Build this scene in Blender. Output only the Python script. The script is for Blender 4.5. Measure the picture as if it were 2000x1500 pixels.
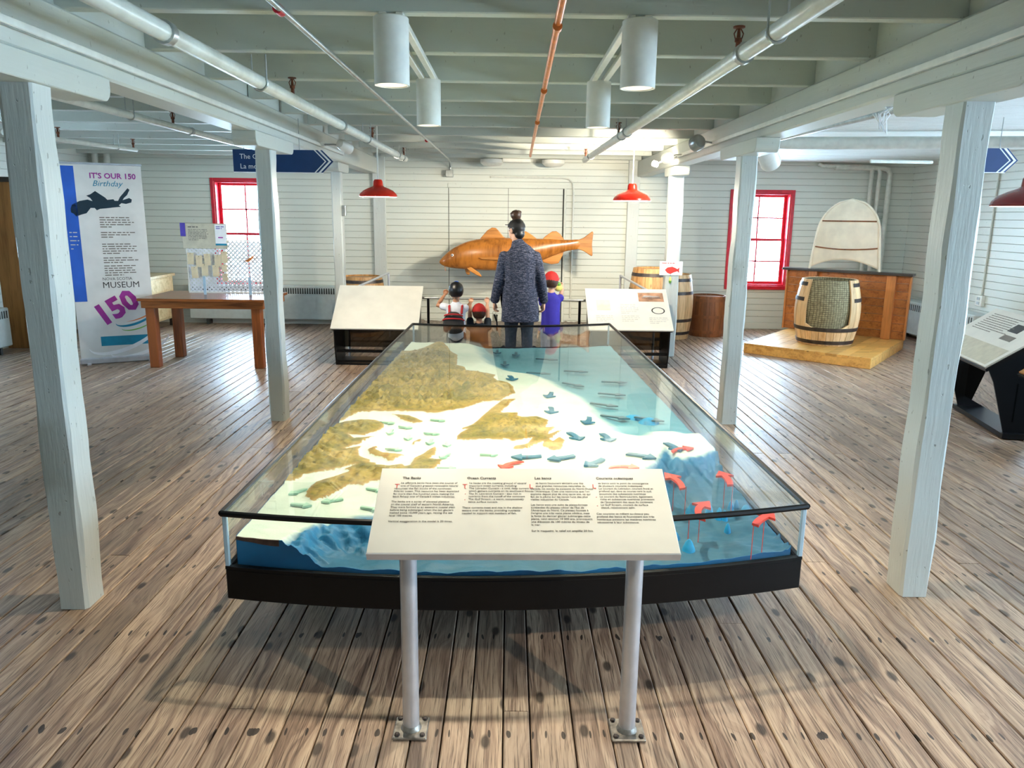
import bpy, math, random
from mathutils import Vector, Matrix
R = random.Random(7)
for o in list(bpy.data.objects): bpy.data.objects.remove(o)
sc = bpy.context.scene
COL = sc.collection

# ------------------------------------------------------------------ camera
CAM_H = 1.75
pitch = math.atan(332/1500); yaw = math.radians(.3); roll = .012
fw = Vector((math.sin(yaw)*math.cos(pitch), math.cos(yaw)*math.cos(pitch), -math.sin(pitch)))
r0 = Vector((math.cos(yaw), -math.sin(yaw), 0)); u0 = r0.cross(fw)
r1 = r0*math.cos(roll)+u0*math.sin(roll); u1 = u0*math.cos(roll)-r0*math.sin(roll)
cd = bpy.data.cameras.new('camera'); cam = bpy.data.objects.new('camera', cd); COL.objects.link(cam)
cd.sensor_width = 36; cd.lens = 27.0; cd.clip_start = .05
m = Matrix((r1, u1, -fw)).transposed().to_4x4(); m.translation = (0, 0, CAM_H); cam.matrix_world = m
sc.camera = cam

# ------------------------------------------------------------------ sky, exposure
w = bpy.data.worlds.new('sky'); sc.world = w; w.use_nodes = True
bg = w.node_tree.nodes['Background']; bg.inputs[0].default_value = (.55, .79, 1, 1); bg.inputs[1].default_value = 36.0
vs = sc.view_settings; vs.view_transform = 'Standard'; vs.look = 'None'; vs.gamma = 1; vs.use_curve_mapping = False
vs.exposure = 0.46
WARM = (1, .88, .70)

def portal(loc, normal, sx, sy):
    l = bpy.data.lights.new('window_daylight', 'AREA'); l.shape = 'RECTANGLE'; l.size = sx; l.size_y = sy
    l.cycles.is_portal = True
    o = bpy.data.objects.new('window_daylight', l); COL.objects.link(o); o.location = loc
    o.rotation_euler = Vector(normal).to_track_quat('-Z', 'Z').to_euler()
XL, XR, YB, YF = -6.44, 6.2, 12.2, -3.2
LWIN = [(6.6, 7.4)]          # unseen window bay placed to light banner and table; left wall Y ranges
RWIN = [(-1.9, -.7), (1.0, 2.2), (4.3, 5.5), (7.7, 8.75)]
BWIN = [(-4.56, -3.70, .6, 2.19), (3.45, 4.35, .69, 2.11)]
WZ0, WZ1 = .7, 2.12
for a, b in LWIN: portal((XL-.12, (a+b)/2, (WZ0+WZ1)/2), (1, 0, 0), b-a, WZ1-WZ0)
for a, b in RWIN: portal((XR+.12, (a+b)/2, (WZ0+WZ1)/2), (-1, 0, 0), b-a, WZ1-WZ0)
for a, b, c, d in BWIN: portal(((a+b)/2, YB+.13, (c+d)/2), (0, -1, 0), b-a, d-c)

def lamp(name, kind, loc, energy, color=WARM, target=None, size=60, blend=.5, radius=.04):
    l = bpy.data.lights.new(name, kind); l.energy = energy; l.color = color; l.shadow_soft_size = radius
    if kind == 'SPOT': l.spot_size = math.radians(size); l.spot_blend = blend
    o = bpy.data.objects.new(name, l); COL.objects.link(o); o.location = loc
    if target is not None: o.rotation_euler = (Vector(target)-Vector(loc)).to_track_quat('-Z', 'Y').to_euler()
    return o

# ------------------------------------------------------------------ materials
def srgb(r, g, b):
    f = lambda c: (c/255/12.92) if c/255 <= .04045 else ((c/255+.055)/1.055)**2.4
    return (f(r), f(g), f(b), 1)
class NT:
    def __init__(s, name):
        s.m = bpy.data.materials.new(name); s.m.use_nodes = True; s.t = s.m.node_tree; s.n = s.t.nodes
        s.b = s.n['Principled BSDF']; s.out = s.n['Material Output']
    def add(s, ty, **kw):
        n = s.n.new(ty)
        for k, v in kw.items(): setattr(n, k, v)
        return n
    def link(s, a, b): s.t.links.new(a, b)
    def val(s, sock, v):
        if hasattr(v, 'is_linked') or hasattr(v, 'links'): s.link(v, sock)
        else: sock.default_value = v
    def math(s, op, a, b=0.0, c=0.0):
        n = s.add('ShaderNodeMath', operation=op)
        for i, v in enumerate((a, b, c)): s.val(n.inputs[i], v)
        return n.outputs[0]
    def mix(s, f, a, b, blend='MIX'):
        n = s.add('ShaderNodeMix', data_type='RGBA', blend_type=blend)
        s.val(n.inputs[0], f); s.val(n.inputs[6], a); s.val(n.inputs[7], b); return n.outputs[2]
    def noise(s, vec, scale, detail=3, rough=.55):
        n = s.add('ShaderNodeTexNoise'); n.inputs['Scale'].default_value = scale; n.inputs['Detail'].default_value = detail
        n.inputs['Roughness'].default_value = rough
        if vec is not None: s.link(vec, n.inputs['Vector'])
        return n.outputs[0]
    def ramp(s, f, stops):
        n = s.add('ShaderNodeValToRGB'); s.link(f, n.inputs[0]); e = n.color_ramp.elements
        while len(e) < len(stops): e.new(.5)
        for i, (p, c) in enumerate(stops): e[i].position = p; e[i].color = c
        return n.outputs[0]
    def mapping(s, vec, scale=(1, 1, 1), loc=None):
        n = s.add('ShaderNodeMapping'); s.link(vec, n.inputs[0]); n.inputs['Scale'].default_value = scale
        if loc is not None: s.val(n.inputs['Location'], loc)
        return n.outputs[0]
    def pos(s): return s.add('ShaderNodeNewGeometry').outputs['Position']
    def objco(s): return s.add('ShaderNodeTexCoord').outputs['Object']
    def rnd(s): return s.add('ShaderNodeObjectInfo').outputs['Random']
    def bump(s, h, strength=.3, dist=.01):
        n = s.add('ShaderNodeBump'); n.inputs['Strength'].default_value = strength; n.inputs['Distance'].default_value = dist
        s.link(h, n.inputs['Height']); s.link(n.outputs[0], s.b.inputs['Normal'])
    def set(s, col=None, rough=None, metal=None, spec=None):
        if col is not None: s.val(s.b.inputs['Base Color'], col)
        if rough is not None: s.val(s.b.inputs['Roughness'], rough)
        if metal is not None: s.b.inputs['Metallic'].default_value = metal
        if spec is not None: s.b.inputs['Specular IOR Level'].default_value = spec
        return s.m
def plain(name, rgb, rough=.5, metal=0, var=.06, scale=14, bump=0, spec=None):
    t = NT(name); c = srgb(*rgb); n = t.noise(t.objco(), scale)
    d = tuple(x*(1-var*2) for x in c[:3])+(1,); l = tuple(min(1, x*(1+var*2)) for x in c[:3])+(1,)
    t.set(t.ramp(n, [(.3, d), (.7, l)]), rough, metal, spec)
    if bump: t.bump(n, bump, .004)
    return t.m
def painted(name, rgb, dirt=.25, rough=.5, bump=.35, vert=False):
    t = NT(name); p = t.pos(); c = srgb(*rgb)
    a = t.noise(p, 3.0, 4); b = t.noise(t.mapping(p, (60, 60, 5) if vert else (5, 5, 60)), 1.0, 3)
    col = t.mix(t.math('MULTIPLY', a, .5), c, tuple(x*(1-dirt) for x in c[:3])+(1,))
    chips = t.noise(t.mapping(p, (45, 45, 22)), 1.0, 2)
    mask = t.ramp(chips, [(.70, (0, 0, 0, 1)), (.735, (1, 1, 1, 1))])
    col = t.mix(t.math('MULTIPLY', mask, .45), col, srgb(120, 116, 104))
    t.set(col, rough); t.bump(t.math('ADD', t.math('MULTIPLY', b, .6), t.math('SUBTRACT', a, mask)), bump, .006)
    return t.m
def wood(name, c1, c2, axis=0, rough=.4, scale=1.0, knots=True, coat=0):
    t = NT(name); v = t.objco()
    off = t.add('ShaderNodeCombineXYZ'); rn = t.math('MULTIPLY', t.rnd(), 37.0)
    for i in range(3): t.link(rn, off.inputs[i])
    s = [14*scale]*3; s[axis] = 1.1*scale
    mv = t.mapping(v, tuple(s), off.outputs[0])
    n = t.noise(mv, 1.0, 4, .6); n2 = t.noise(mv, 4.0, 2)
    f = t.math('ADD', t.math('MULTIPLY', n, .8), t.math('MULTIPLY', n2, .2))
    col = t.ramp(f, [(.32, srgb(*c2)), (.52, srgb(*c1)), (.7, tuple(min(1, x*1.15) for x in srgb(*c1)[:3])+(1,))])
    tint = t.math('ADD', .82, t.math('MULTIPLY', t.rnd(), .3))
    cb = t.add('ShaderNodeCombineXYZ'); [t.link(tint, cb.inputs[i]) for i in range(3)]
    col = t.mix(1.0, col, cb.outputs[0], 'MULTIPLY')
    if knots:
        vo = t.add('ShaderNodeTexVoronoi'); k = [7*scale]*3; k[axis] = 2.2*scale
        t.link(t.mapping(v, tuple(k), off.outputs[0]), vo.inputs['Vector']); vo.inputs['Scale'].default_value = 1
        km = t.ramp(vo.outputs['Distance'], [(.05, (1, 1, 1, 1)), (.09, (0, 0, 0, 1))])
        col = t.mix(t.math('MULTIPLY', km, .6), col, srgb(*[int(x*.45) for x in c2]))
    t.set(col, rough)
    if coat: t.b.inputs['Coat Weight'].default_value = coat
    t.bump(f, .15, .003)
    return t.m
def glass(name, tint=(.93, .98, .96), refl=1.0, base=0.03):
    t = NT(name); n = t.n; n.remove(t.b)
    tr = t.add('ShaderNodeBsdfTransparent'); tr.inputs[0].default_value = (*tint, 1)
    gl = t.add('ShaderNodeBsdfGlossy'); gl.inputs[1].default_value = .02
    fr = t.add('ShaderNodeFresnel'); fr.inputs[0].default_value = 1.35
    f = t.math('MINIMUM', t.math('ADD', t.math('MULTIPLY', fr.outputs[0], refl), base), 1.0)
    mx = t.add('ShaderNodeMixShader'); t.link(f, mx.inputs[0]); t.link(tr.outputs[0], mx.inputs[1]); t.link(gl.outputs[0], mx.inputs[2])
    t.link(mx.outputs[0], t.out.inputs[0]); return t.m
def emit(name, rgb, st):
    t = NT(name); t.b.inputs['Emission Color'].default_value = srgb(*rgb); t.b.inputs['Emission Strength'].default_value = st
    t.set(srgb(*rgb), .5); return t.m

M = {}
M['wallpaint'] = painted('pale_wall_paint', (216, 221, 212), .12, .45, .2)
M['wallback'] = plain('wall_gap', (70, 74, 72), .9)
M['post'] = painted('post_paint', (206, 212, 208), .2, .45, .7, True)
M['beam'] = painted('beam_paint', (204, 207, 198), .18, .5, .4)
M['ceil'] = painted('ceiling_paint', (197, 203, 195), .2, .55, .3)
M['ceilwhite'] = painted('white_ceiling_paint', (226, 230, 226), .1, .5, .15)
M['white'] = plain('white_enamel', (232, 232, 224), .35, var=.03)
M['pipe'] = plain('painted_pipe', (214, 217, 208), .35, var=.05)
M['galv'] = plain('galvanised_metal', (176, 180, 178), .35, .7, var=.1)
M['alu'] = plain('brushed_aluminium', (204, 208, 216), .3, .6, var=.04)
M['steel'] = plain('worn_steel', (150, 145, 138), .4, .8, var=.25, scale=30)
M['black'] = plain('black_lacquer', (10, 11, 13), .38, var=.05, spec=.25)
M['rubber'] = plain('black_rubber', (18, 18, 20), .6)
M['rust'] = plain('rusty_brass', (112, 62, 36), .6, .3, var=.3, scale=40)
M['copper'] = plain('copper_pipe', (226, 132, 66), .3, .35, var=.1)
M['red_enamel'] = plain('red_enamel', (214, 40, 26), .2, var=.04)
M['dkred_enamel'] = plain('dark_red_enamel', (122, 22, 24), .25, var=.04)
M['bulb'] = emit('lamp_glow', (255, 236, 210), .75)
M['bulb2'] = emit('lamp_glow_soft', (255, 240, 214), 5)
M['redpaint'] = plain('red_window_paint', (196, 22, 44), .35, var=.08)
M['pane'] = glass('window_pane', (.98, .99, 1), .6, .01)
M['caseglass'] = glass('display_glass', (.975, .992, .985), .26, .003)
M['acrylic'] = plain('clear_acrylic_edge', (168, 196, 214), .15, var=.03)
M['smoke'] = glass('smoked_acrylic', (.30, .28, .25), .7, .03)
M['cream'] = plain('cream_laminate', (224, 221, 210), .3, var=.03, scale=5)
M['photo'] = plain('brown_photo_print', (176, 132, 104), .45, var=.2, scale=12)
M['sketch'] = plain('pale_green_print', (206, 214, 190), .5)
M['ink'] = plain('dark_ink', (52, 50, 48), .6)
M['inkgrey'] = plain('grey_ink', (118, 112, 102), .6)
M['redink'] = plain('red_ink', (214, 58, 50), .6)
M['navy'] = plain('navy_sign', (22, 58, 108), .4, var=.04)
M['signwhite'] = plain('sign_white', (240, 242, 244), .45, var=.02)
M['arrow_b'] = plain('blue_arrow_paint', (22, 100, 130), .5)
M['arrow_d'] = plain('slate_blue_arrow_paint', (52, 98, 112), .5)
M['arrow_g'] = plain('pale_green_arrow_paint', (160, 200, 174), .5)
M['arrow_r'] = plain('red_arrow_paint', (228, 70, 52), .45)
M['cone'] = plain('seamount_paint', (22, 140, 186), .55, var=.2)
M['banner'] = plain('banner_print', (222, 222, 218), .5, var=.05, scale=3)
M['bblue'] = plain('banner_blue', (36, 92, 190), .5, var=.08, scale=3)
M['bteal'] = plain('banner_teal', (0, 128, 160), .5)
M['bpurple'] = plain('banner_purple', (158, 46, 146), .5)
M['bnavy'] = plain('banner_navy', (10, 42, 58), .5)
M['borange'] = plain('banner_orange', (222, 120, 40), .5)
M['bgreen'] = plain('banner_green', (110, 170, 70), .5)
M['bgrey'] = plain('banner_grey', (196, 194, 190), .5)
M['pegwhite'] = plain('white_pegboard', (226, 228, 232), .45)
M['paper'] = plain('cream_tag_paper', (222, 206, 170), .7)
M['beige'] = plain('beige_panel', (196, 190, 168), .5)
M['violet'] = plain('violet_label', (78, 60, 168), .5)
M['radiator'] = plain('radiator_enamel', (190, 200, 198), .4, var=.03)
M['grille'] = plain('dark_grille', (54, 58, 56), .6)
M['tablewood'] = wood('varnished_table_wood', (150, 86, 40), (104, 54, 22), 0, .22)
M['tableleg'] = wood('table_leg_wood', (142, 76, 34), (100, 50, 20), 2, .3)
M['palewood'] = wood('pale_cabinet_wood', (222, 198, 150), (196, 166, 112), 0, .4)
M['ply'] = wood('plywood', (178, 124, 66), (140, 92, 44), 2, .5)
M['pine'] = wood('yellow_pine', (216, 164, 88), (178, 122, 52), 0, .35)
M['cedar'] = wood('red_cedar', (190, 118, 56), (146, 82, 34), 0, .4)
M['cedarv'] = wood('cedar_post', (198, 126, 64), (156, 90, 40), 2, .4)
M['barrel'] = wood('barrel_stave', (206, 160, 104), (160, 110, 60), 2, .45)
M['barrelpale'] = wood('pale_barrel_stave', (226, 190, 142), (192, 148, 98), 2, .45)
M['barreldark'] = wood('dark_barrel_stave', (140, 86, 50), (96, 56, 30), 2, .45)
M['hoop'] = plain('hoop_iron', (74, 68, 66), .45, .6, var=.2)
M['darkcap'] = plain('dark_counter_top', (52, 42, 36), .35)
M['fishwood'] = wood('carved_fish_wood', (172, 108, 44), (118, 68, 24), 2, .28, .6, False, .35)
M['finwood'] = wood('carved_fin_wood', (192, 128, 62), (146, 88, 36), 0, .3, .8, False, .3)
M['canvas'] = plain('stained_canvas', (240, 230, 208), .8, var=.05, scale=5, bump=.3)
M['gravel'] = plain('grey_gravel', (128, 120, 110), .9, var=.3, scale=90)
M['skin'] = plain('skin', (214, 166, 138), .5, var=.04)
M['skin2'] = plain('skin_tan', (186, 132, 98), .5, var=.04)
M['hair'] = plain('dark_hair', (58, 38, 26), .45, var=.3, scale=60)
M['hairblack'] = plain('black_hair', (14, 14, 16), .4, var=.3, scale=60)
M['capblack'] = plain('black_cap', (14, 15, 18), .7)
M['capred'] = plain('red_cap', (196, 36, 32), .7)
M['trouser'] = plain('dark_denim', (26, 40, 54), .8)
M['shirtwhite'] = plain('white_shirt', (226, 230, 238), .8)
M['shirtblue'] = plain('violet_blue_shirt', (52, 44, 160), .8)
M['pantsgrey'] = plain('grey_trousers', (178, 178, 186), .8)
M['pack'] = plain('backpack_black', (38, 34, 34), .7)
M['packred'] = plain('backpack_red', (176, 30, 36), .7)
M['yellow'] = plain('yellow_cloth', (226, 222, 120), .7)
M['shoe'] = plain('dark_shoe', (30, 30, 34), .6)

def knit():
    t = NT('heather_knit'); p = t.objco()
    a = t.noise(t.mapping(p, (26, 26, 150)), 1.0, 3, .7); b = t.noise(p, 90, 2)
    f = t.math('ADD', t.math('MULTIPLY', a, .7), t.math('MULTIPLY', b, .3))
    t.set(t.ramp(f, [(.38, srgb(10, 15, 28)), (.5, srgb(40, 52, 76)), (.62, srgb(112, 110, 126))]), .9); t.bump(f, .5, .01)
    return t.m
M['knit'] = knit()

def floor_mat():
    t = NT('weathered_floorboard'); p = t.pos(); sx = t.add('ShaderNodeSeparateXYZ'); t.link(p, sx.inputs[0])
    rn = t.rnd(); off = t.add('ShaderNodeCombineXYZ'); t.link(t.math('MULTIPLY', rn, 50.0), off.inputs[1]); t.link(t.math('MULTIPLY', rn, 31.0), off.inputs[2])
    warp = t.noise(t.mapping(p, (5, 1.3, 1), off.outputs[0]), 1.0, 2)
    cx = t.add('ShaderNodeCombineXYZ'); t.link(t.math('ADD', t.math('MULTIPLY', sx.outputs[0], 38.0), t.math('MULTIPLY', warp, 9.0)), cx.inputs[0])
    t.link(t.math('ADD', t.math('MULTIPLY', sx.outputs[1], .9), t.math('MULTIPLY', rn, 60.0)), cx.inputs[1])
    g = t.noise(cx.outputs[0], 1.0, 4, .62)
    fine = t.noise(t.mapping(p, (210, 5, 1), off.outputs[0]), 1.0, 3, .7)
    blotch = t.noise(t.mapping(p, (2.6, 1.1, 1), off.outputs[0]), 1.0, 4)
    f = t.math('ADD', t.math('MULTIPLY', g, .72), t.math('MULTIPLY', fine, .28))
    col = t.ramp(f, [(.30, srgb(82, 68, 58)), (.44, srgb(144, 121, 104)), (.56, srgb(188, 166, 143)), (.72, srgb(210, 190, 165))])
    col = t.mix(t.ramp(fine, [(.36, (.75, .75, .75, 1)), (.46, (0, 0, 0, 1))]), col, srgb(66, 52, 42))
    col = t.mix(t.ramp(blotch, [(.42, (0, 0, 0, 1)), (.75, (.6, .6, .6, 1))]), col, srgb(112, 100, 88))
    tint = t.ramp(rn, [(0, (.76, .72, .71, 1)), (.5, (.96, .92, .91, 1)), (1, (1.0, .95, .90, 1))])
    col = t.mix(1.0, col, tint, 'MULTIPLY')
    # knots
    vo = t.add('ShaderNodeTexVoronoi', voronoi_dimensions='2D'); t.link(t.mapping(p, (6.5, 3.0, 1), off.outputs[0]), vo.inputs['Vector']); vo.inputs['Scale'].default_value = 1
    sepc = t.add('ShaderNodeSeparateColor'); t.link(vo.outputs['Color'], sepc.inputs[0])
    km = t.ramp(vo.outputs['Distance'], [(.075, (1, 1, 1, 1)), (.13, (0, 0, 0, 1))])
    col = t.mix(t.math('MULTIPLY', t.math('MULTIPLY', km, .85), t.math('GREATER_THAN', sepc.outputs[0], .55)), col, srgb(44, 35, 29))
    # rows of nail stains over the floor joists
    jit = t.noise(t.mapping(p, (34, .4, 0)), 1.0, 2)
    yy = t.math('ADD', t.math('SUBTRACT', t.math('MODULO', t.math('ADD', sx.outputs[1], 9.8625), .625), .3125), t.math('MULTIPLY', t.math('SUBTRACT', jit, .5), .075))
    jx = t.noise(t.mapping(p, (9, 1.6, 0)), 1.0, 1)
    xs = t.math('ADD', t.math('ADD', sx.outputs[0], 10.0), t.math('MULTIPLY', jx, .12))
    xx = t.math('SUBTRACT', t.math('MODULO', xs, .064), .032)
    d = t.math('ADD', t.math('POWER', t.math('ABSOLUTE', t.math('DIVIDE', xx, .0058)), 2.0), t.math('POWER', t.math('ABSOLUTE', t.math('DIVIDE', yy, .020)), 2.0))
    wn = t.add('ShaderNodeTexWhiteNoise', noise_dimensions='2D'); cc = t.add('ShaderNodeCombineXYZ')
    t.link(t.math('FLOOR', t.math('DIVIDE', xs, .064)), cc.inputs[0]); t.link(t.math('FLOOR', t.math('DIVIDE', t.math('ADD', sx.outputs[1], 9.8625), .625)), cc.inputs[1])
    t.link(cc.outputs[0], wn.inputs['Vector'])
    nm = t.math('MULTIPLY', t.math('LESS_THAN', d, 1.0), t.math('GREATER_THAN', wn.outputs[0], .18))
    col = t.mix(t.math('MULTIPLY', nm, .9), col, srgb(30, 25, 22))
    t.set(col, t.math('ADD', .28, t.math('MULTIPLY', g, .28))); t.bump(t.math('SUBTRACT', f, t.math('MULTIPLY', nm, .5)), .5, .005)
    return t.m
M['floor'] = floor_mat()
M['subfloor'] = plain('dark_subfloor', (34, 28, 22), .9)

# ------------------------------------------------------------------ mesh building
class MB:
    def __init__(s): s.v = []; s.f = []
    def add(s, vs, fs):
        k = len(s.v); s.v += [tuple(p) for p in vs]; s.f += [tuple(i+k for i in q) for q in fs]; return s
    def box(s, x0, x1, y0, y1, z0, z1):
        return s.add([(x, y, z) for z in (z0, z1) for y in (y0, y1) for x in (x0, x1)],
                     [(0, 2, 3, 1), (4, 5, 7, 6), (0, 1, 5, 4), (2, 6, 7, 3), (0, 4, 6, 2), (1, 3, 7, 5)])
    def obox(s, c, ax, ay, az, hx, hy, hz):
        c, ax, ay, az = map(Vector, (c, ax, ay, az))
        return s.add([c+ax*hx*i+ay*hy*j+az*hz*k for k in (-1, 1) for j in (-1, 1) for i in (-1, 1)],
                     [(0, 2, 3, 1), (4, 5, 7, 6), (0, 1, 5, 4), (2, 6, 7, 3), (0, 4, 6, 2), (1, 3, 7, 5)])
    def rings(s, rings, cap=True, closed=True):
        n = len(rings[0]); k = len(s.v)
        for r in rings: s.v += [tuple(p) for p in r]
        for i in range(len(rings)-1):
            for j in range(n if closed else n-1):
                a = k+i*n+j; b = k+i*n+(j+1) % n; s.f.append((a, b, b+n, a+n))
        if cap: s.f.append(tuple(k+j for j in range(n-1, -1, -1))); s.f.append(tuple(k+(len(rings)-1)*n+j for j in range(n)))
        return s
    def tube(s, pts, r, n=10, cap=True):
        pts = [Vector(p) for p in pts]; rs = r if isinstance(r, (list, tuple)) else [r]*len(pts)
        rg = []; ref = None
        for i, p in enumerate(pts):
            t = (pts[min(i+1, len(pts)-1)]-pts[max(i-1, 0)]).normalized()
            if ref is None: ref = Vector((0, 0, 1)) if abs(t.z) < .9 else Vector((1, 0, 0))
            a = (ref-t*ref.dot(t)).normalized(); b = t.cross(a); ref = a
            rg.append([p+(a*math.cos(q)+b*math.sin(q))*rs[i] for q in [2*math.pi*k/n for k in range(n)]])
        return s.rings(rg, cap)
    def lathe(s, prof, n=24, c=(0, 0, 0), axis=None, cap=True, a0=0):
        c = Vector(c); z = Vector(axis).normalized() if axis else Vector((0, 0, 1))
        x = Vector((1, 0, 0)) if abs(z.x) < .9 else Vector((0, 1, 0)); x = (x-z*x.dot(z)).normalized(); y = z.cross(x)
        return s.rings([[c+(x*math.cos(q)+y*math.sin(q))*r+z*h for q in [a0+2*math.pi*k/n for k in range(n)]] for r, h in prof], cap)
    def prism(s, poly, o, ax, ay, az, d):
        o, ax, ay, az = map(Vector, (o, ax, ay, az)); n = len(poly)
        a = [o+ax*p[0]+ay*p[1] for p in poly]; b = [p+az*d for p in a]
        return s.add(a+b, [tuple(range(n-1, -1, -1)), tuple(range(n, 2*n))]+[(i, (i+1) % n, (i+1) % n+n, i+n) for i in range(n)])
    def strip(s, poly, wds, o, ax, ay, az, d):
        """flat ribbon of varying width along a 2D path"""
        P = [Vector((p[0], p[1])) for p in poly]; L = []; Q = []
        for i, p in enumerate(P):
            t = (P[min(i+1, len(P)-1)]-P[max(i-1, 0)]).normalized(); nrm = Vector((-t.y, t.x))*wds[i]
            L.append(p+nrm); Q.append(p-nrm)
        return s.prism([tuple(p) for p in L]+[tuple(p) for p in reversed(Q)], o, ax, ay, az, d)
    def build(s, name, mat, parent=None, smooth=False, bevel=0, seg=1, angle=None):
        me = bpy.data.meshes.new(name); off = Vector(parent['_b']) if parent is not None and '_b' in parent else Vector()
        me.from_pydata([tuple(Vector(p)-off) for p in s.v], [], s.f)
        me.update()
        if smooth:
            me.polygons.foreach_set('use_smooth', [True]*len(me.polygons))
            try: me.set_sharp_from_angle(angle=angle or math.radians(40))
            except Exception: pass
        me.materials.append(M[mat] if isinstance(mat, str) else mat)
        o = bpy.data.objects.new(name, me); COL.objects.link(o)
        if parent is not None: o.parent = parent; o['_b'] = parent.get('_b', (0, 0, 0))
        if bevel:
            b = o.modifiers.new('bevel', 'BEVEL'); b.width = bevel; b.segments = seg; b.limit_method = 'ANGLE'; b.angle_limit = math.radians(40)
        return o
def thing(name, label, cat, base=(0, 0, 0), group=None):
    o = bpy.data.objects.new(name, None); COL.objects.link(o); o.location = base; o['_b'] = tuple(base)
    o.empty_display_size = .1
    o['label'] = label; o['category'] = cat
    if group: o['group'] = group
    return o
def tag(o, label, cat, group=None):
    o['label'] = label; o['category'] = cat
    if group: o['group'] = group
    return o
def struct(o): o['kind'] = 'structure'; return o
def recenter(o):
    """put a one-mesh thing's origin at its base centre"""
    co = [v.co for v in o.data.vertices]
    b = Vector(((min(c.x for c in co)+max(c.x for c in co))/2, (min(c.y for c in co)+max(c.y for c in co))/2, min(c.z for c in co)))
    o.data.transform(Matrix.Translation(-b)); o.location = o.location+b; return o
X, Y, Z = Vector((1, 0, 0)), Vector((0, 1, 0)), Vector((0, 0, 1))

def text(name, body, size, o, ax, ay, mat, parent, align='LEFT', spacing=1.0, lift=.002, shear=0, bold=0, thick=.0006):
    c = bpy.data.curves.new(name, 'FONT'); c.body = body; c.size = size; c.align_x = align; c.space_line = spacing; c.resolution_u = 2
    c.shear = shear; c.offset = bold; c.extrude = thick
    t = bpy.data.objects.new(name, c); me = bpy.data.meshes.new_from_object(t)
    ax, ay = Vector(ax).normalized(), Vector(ay).normalized(); az = ax.cross(ay)
    mt = Matrix((ax, ay, az)).transposed().to_4x4(); off = Vector(parent['_b']) if '_b' in parent else Vector()
    mt.translation = Vector(o)+az*lift-off; me.transform(mt); me.materials.clear(); me.materials.append(M[mat])
    ob = bpy.data.objects.new(name, me); COL.objects.link(ob); ob.parent = parent; ob['_b'] = parent.get('_b', (0, 0, 0))
    bpy.data.objects.remove(t); bpy.data.curves.remove(c); return ob
def greek(name, rows, o, ax, ay, mat, parent, width, pitch, h, lift=.0012, seed=1, thick=.0005):
    """rows of illegible small print: short dashes the length of words"""
    rr = random.Random(seed); mb = MB(); ax, ay = Vector(ax).normalized(), Vector(ay).normalized(); az = ax.cross(ay); o = Vector(o)
    for i in range(rows):
        x = 0; end = width*(rr.uniform(.8, 1) if i < rows-1 else rr.uniform(.3, .7))
        while x < end:
            l = min(rr.uniform(1.2, 4.5)*h, end-x)
            if l > h*.4: mb.obox(o+ax*(x+l/2)-ay*(i*pitch+h/2)+az*lift, ax, ay, az, l/2, h*.33, thick)
            x += l+h*.7
    return mb.build(name, mat, parent)
# ================================================================== FLOOR
fl = struct(MB().box(XL-.2, XR+.2, YF-.2, YB+.2, -.2, -.03).build('floor', 'subfloor')); fl['_b'] = (0, 0, 0)
def plank(x0, x1, y0, y1):
    c = .004; g = .0025; mb = MB()
    cx, cy = (x0+x1)/2, (y0+y1)/2; hx, hy = (x1-x0)/2-g, (y1-y0)/2-.002
    lo = [(-hx, -hy, -.03), (hx, -hy, -.03), (hx, hy, -.03), (-hx, hy, -.03)]
    mi = [(a, b, -c) for a, b, _ in lo]; top = [(math.copysign(abs(a)-c, a), b, 0) for a, b, _ in lo]
    mb.rings([lo, mi, top])
    o = mb.build('floor_plank', 'floor', fl); o.location = (cx, cy, R.uniform(-.0015, .0008))
x = XL
while x < XR-.02:
    wd = R.choice([.085, .095, .105, .115, .13, .15]); x1 = min(x+wd, XR)
    cuts = [YF]+sorted(2.45+.625*R.randint(*q) for q in ([(-3, 2), (5, 12)] if R.random() < .55 else [(1, 9)]))+[YB]
    for a, b in zip(cuts, cuts[1:]):
        if b-a > .3: plank(x, x1, a, b)
    x = x1

# ================================================================== WALLS
def board_mesh(length, h, t=.018):
    # x along board, y = depth (front at y=0, back at +t), z height; bevelled lower edge makes the shadow line
    prof = [(t, .001), (t, h-.001), (.0, h-.001), (.0, .009), (.006, .0015)]
    mb = MB(); mb.rings([[(-length/2, p[0], p[1]) for p in prof], [(length/2, p[0], p[1]) for p in prof]])
    return mb
BP = .097
_bm = {}
def boards(wall, segs, zlo, zhi, place, mat='wallpaint'):
    """segs(zmid) -> list of (a, b) stretches; place(obj, centre, z) puts one board"""
    k = int((zhi-zlo)/BP+.5)
    for i in range(k):
        z = zlo+i*BP
        for a, b in segs(z+BP/2):
            key = round(b-a, 3)
            if key not in _bm:
                o = board_mesh(b-a, BP).build('wall_board', mat, wall); _bm[key] = o.data
            else:
                o = bpy.data.objects.new('wall_board', _bm[key]); COL.objects.link(o); o.parent = wall
            place(o, (a+b)/2, z)
WTOP = 2.84
def holes(edges, wins, z):
    out = []
    for a, b in edges:
        cur = a
        for (p, q, c, d) in wins:
            if c < z < d and p < b and q > a:
                if p-cur > .02: out.append((cur, p))
                cur = q
        if b-cur > .02: out.append((cur, b))
    return out
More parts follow.
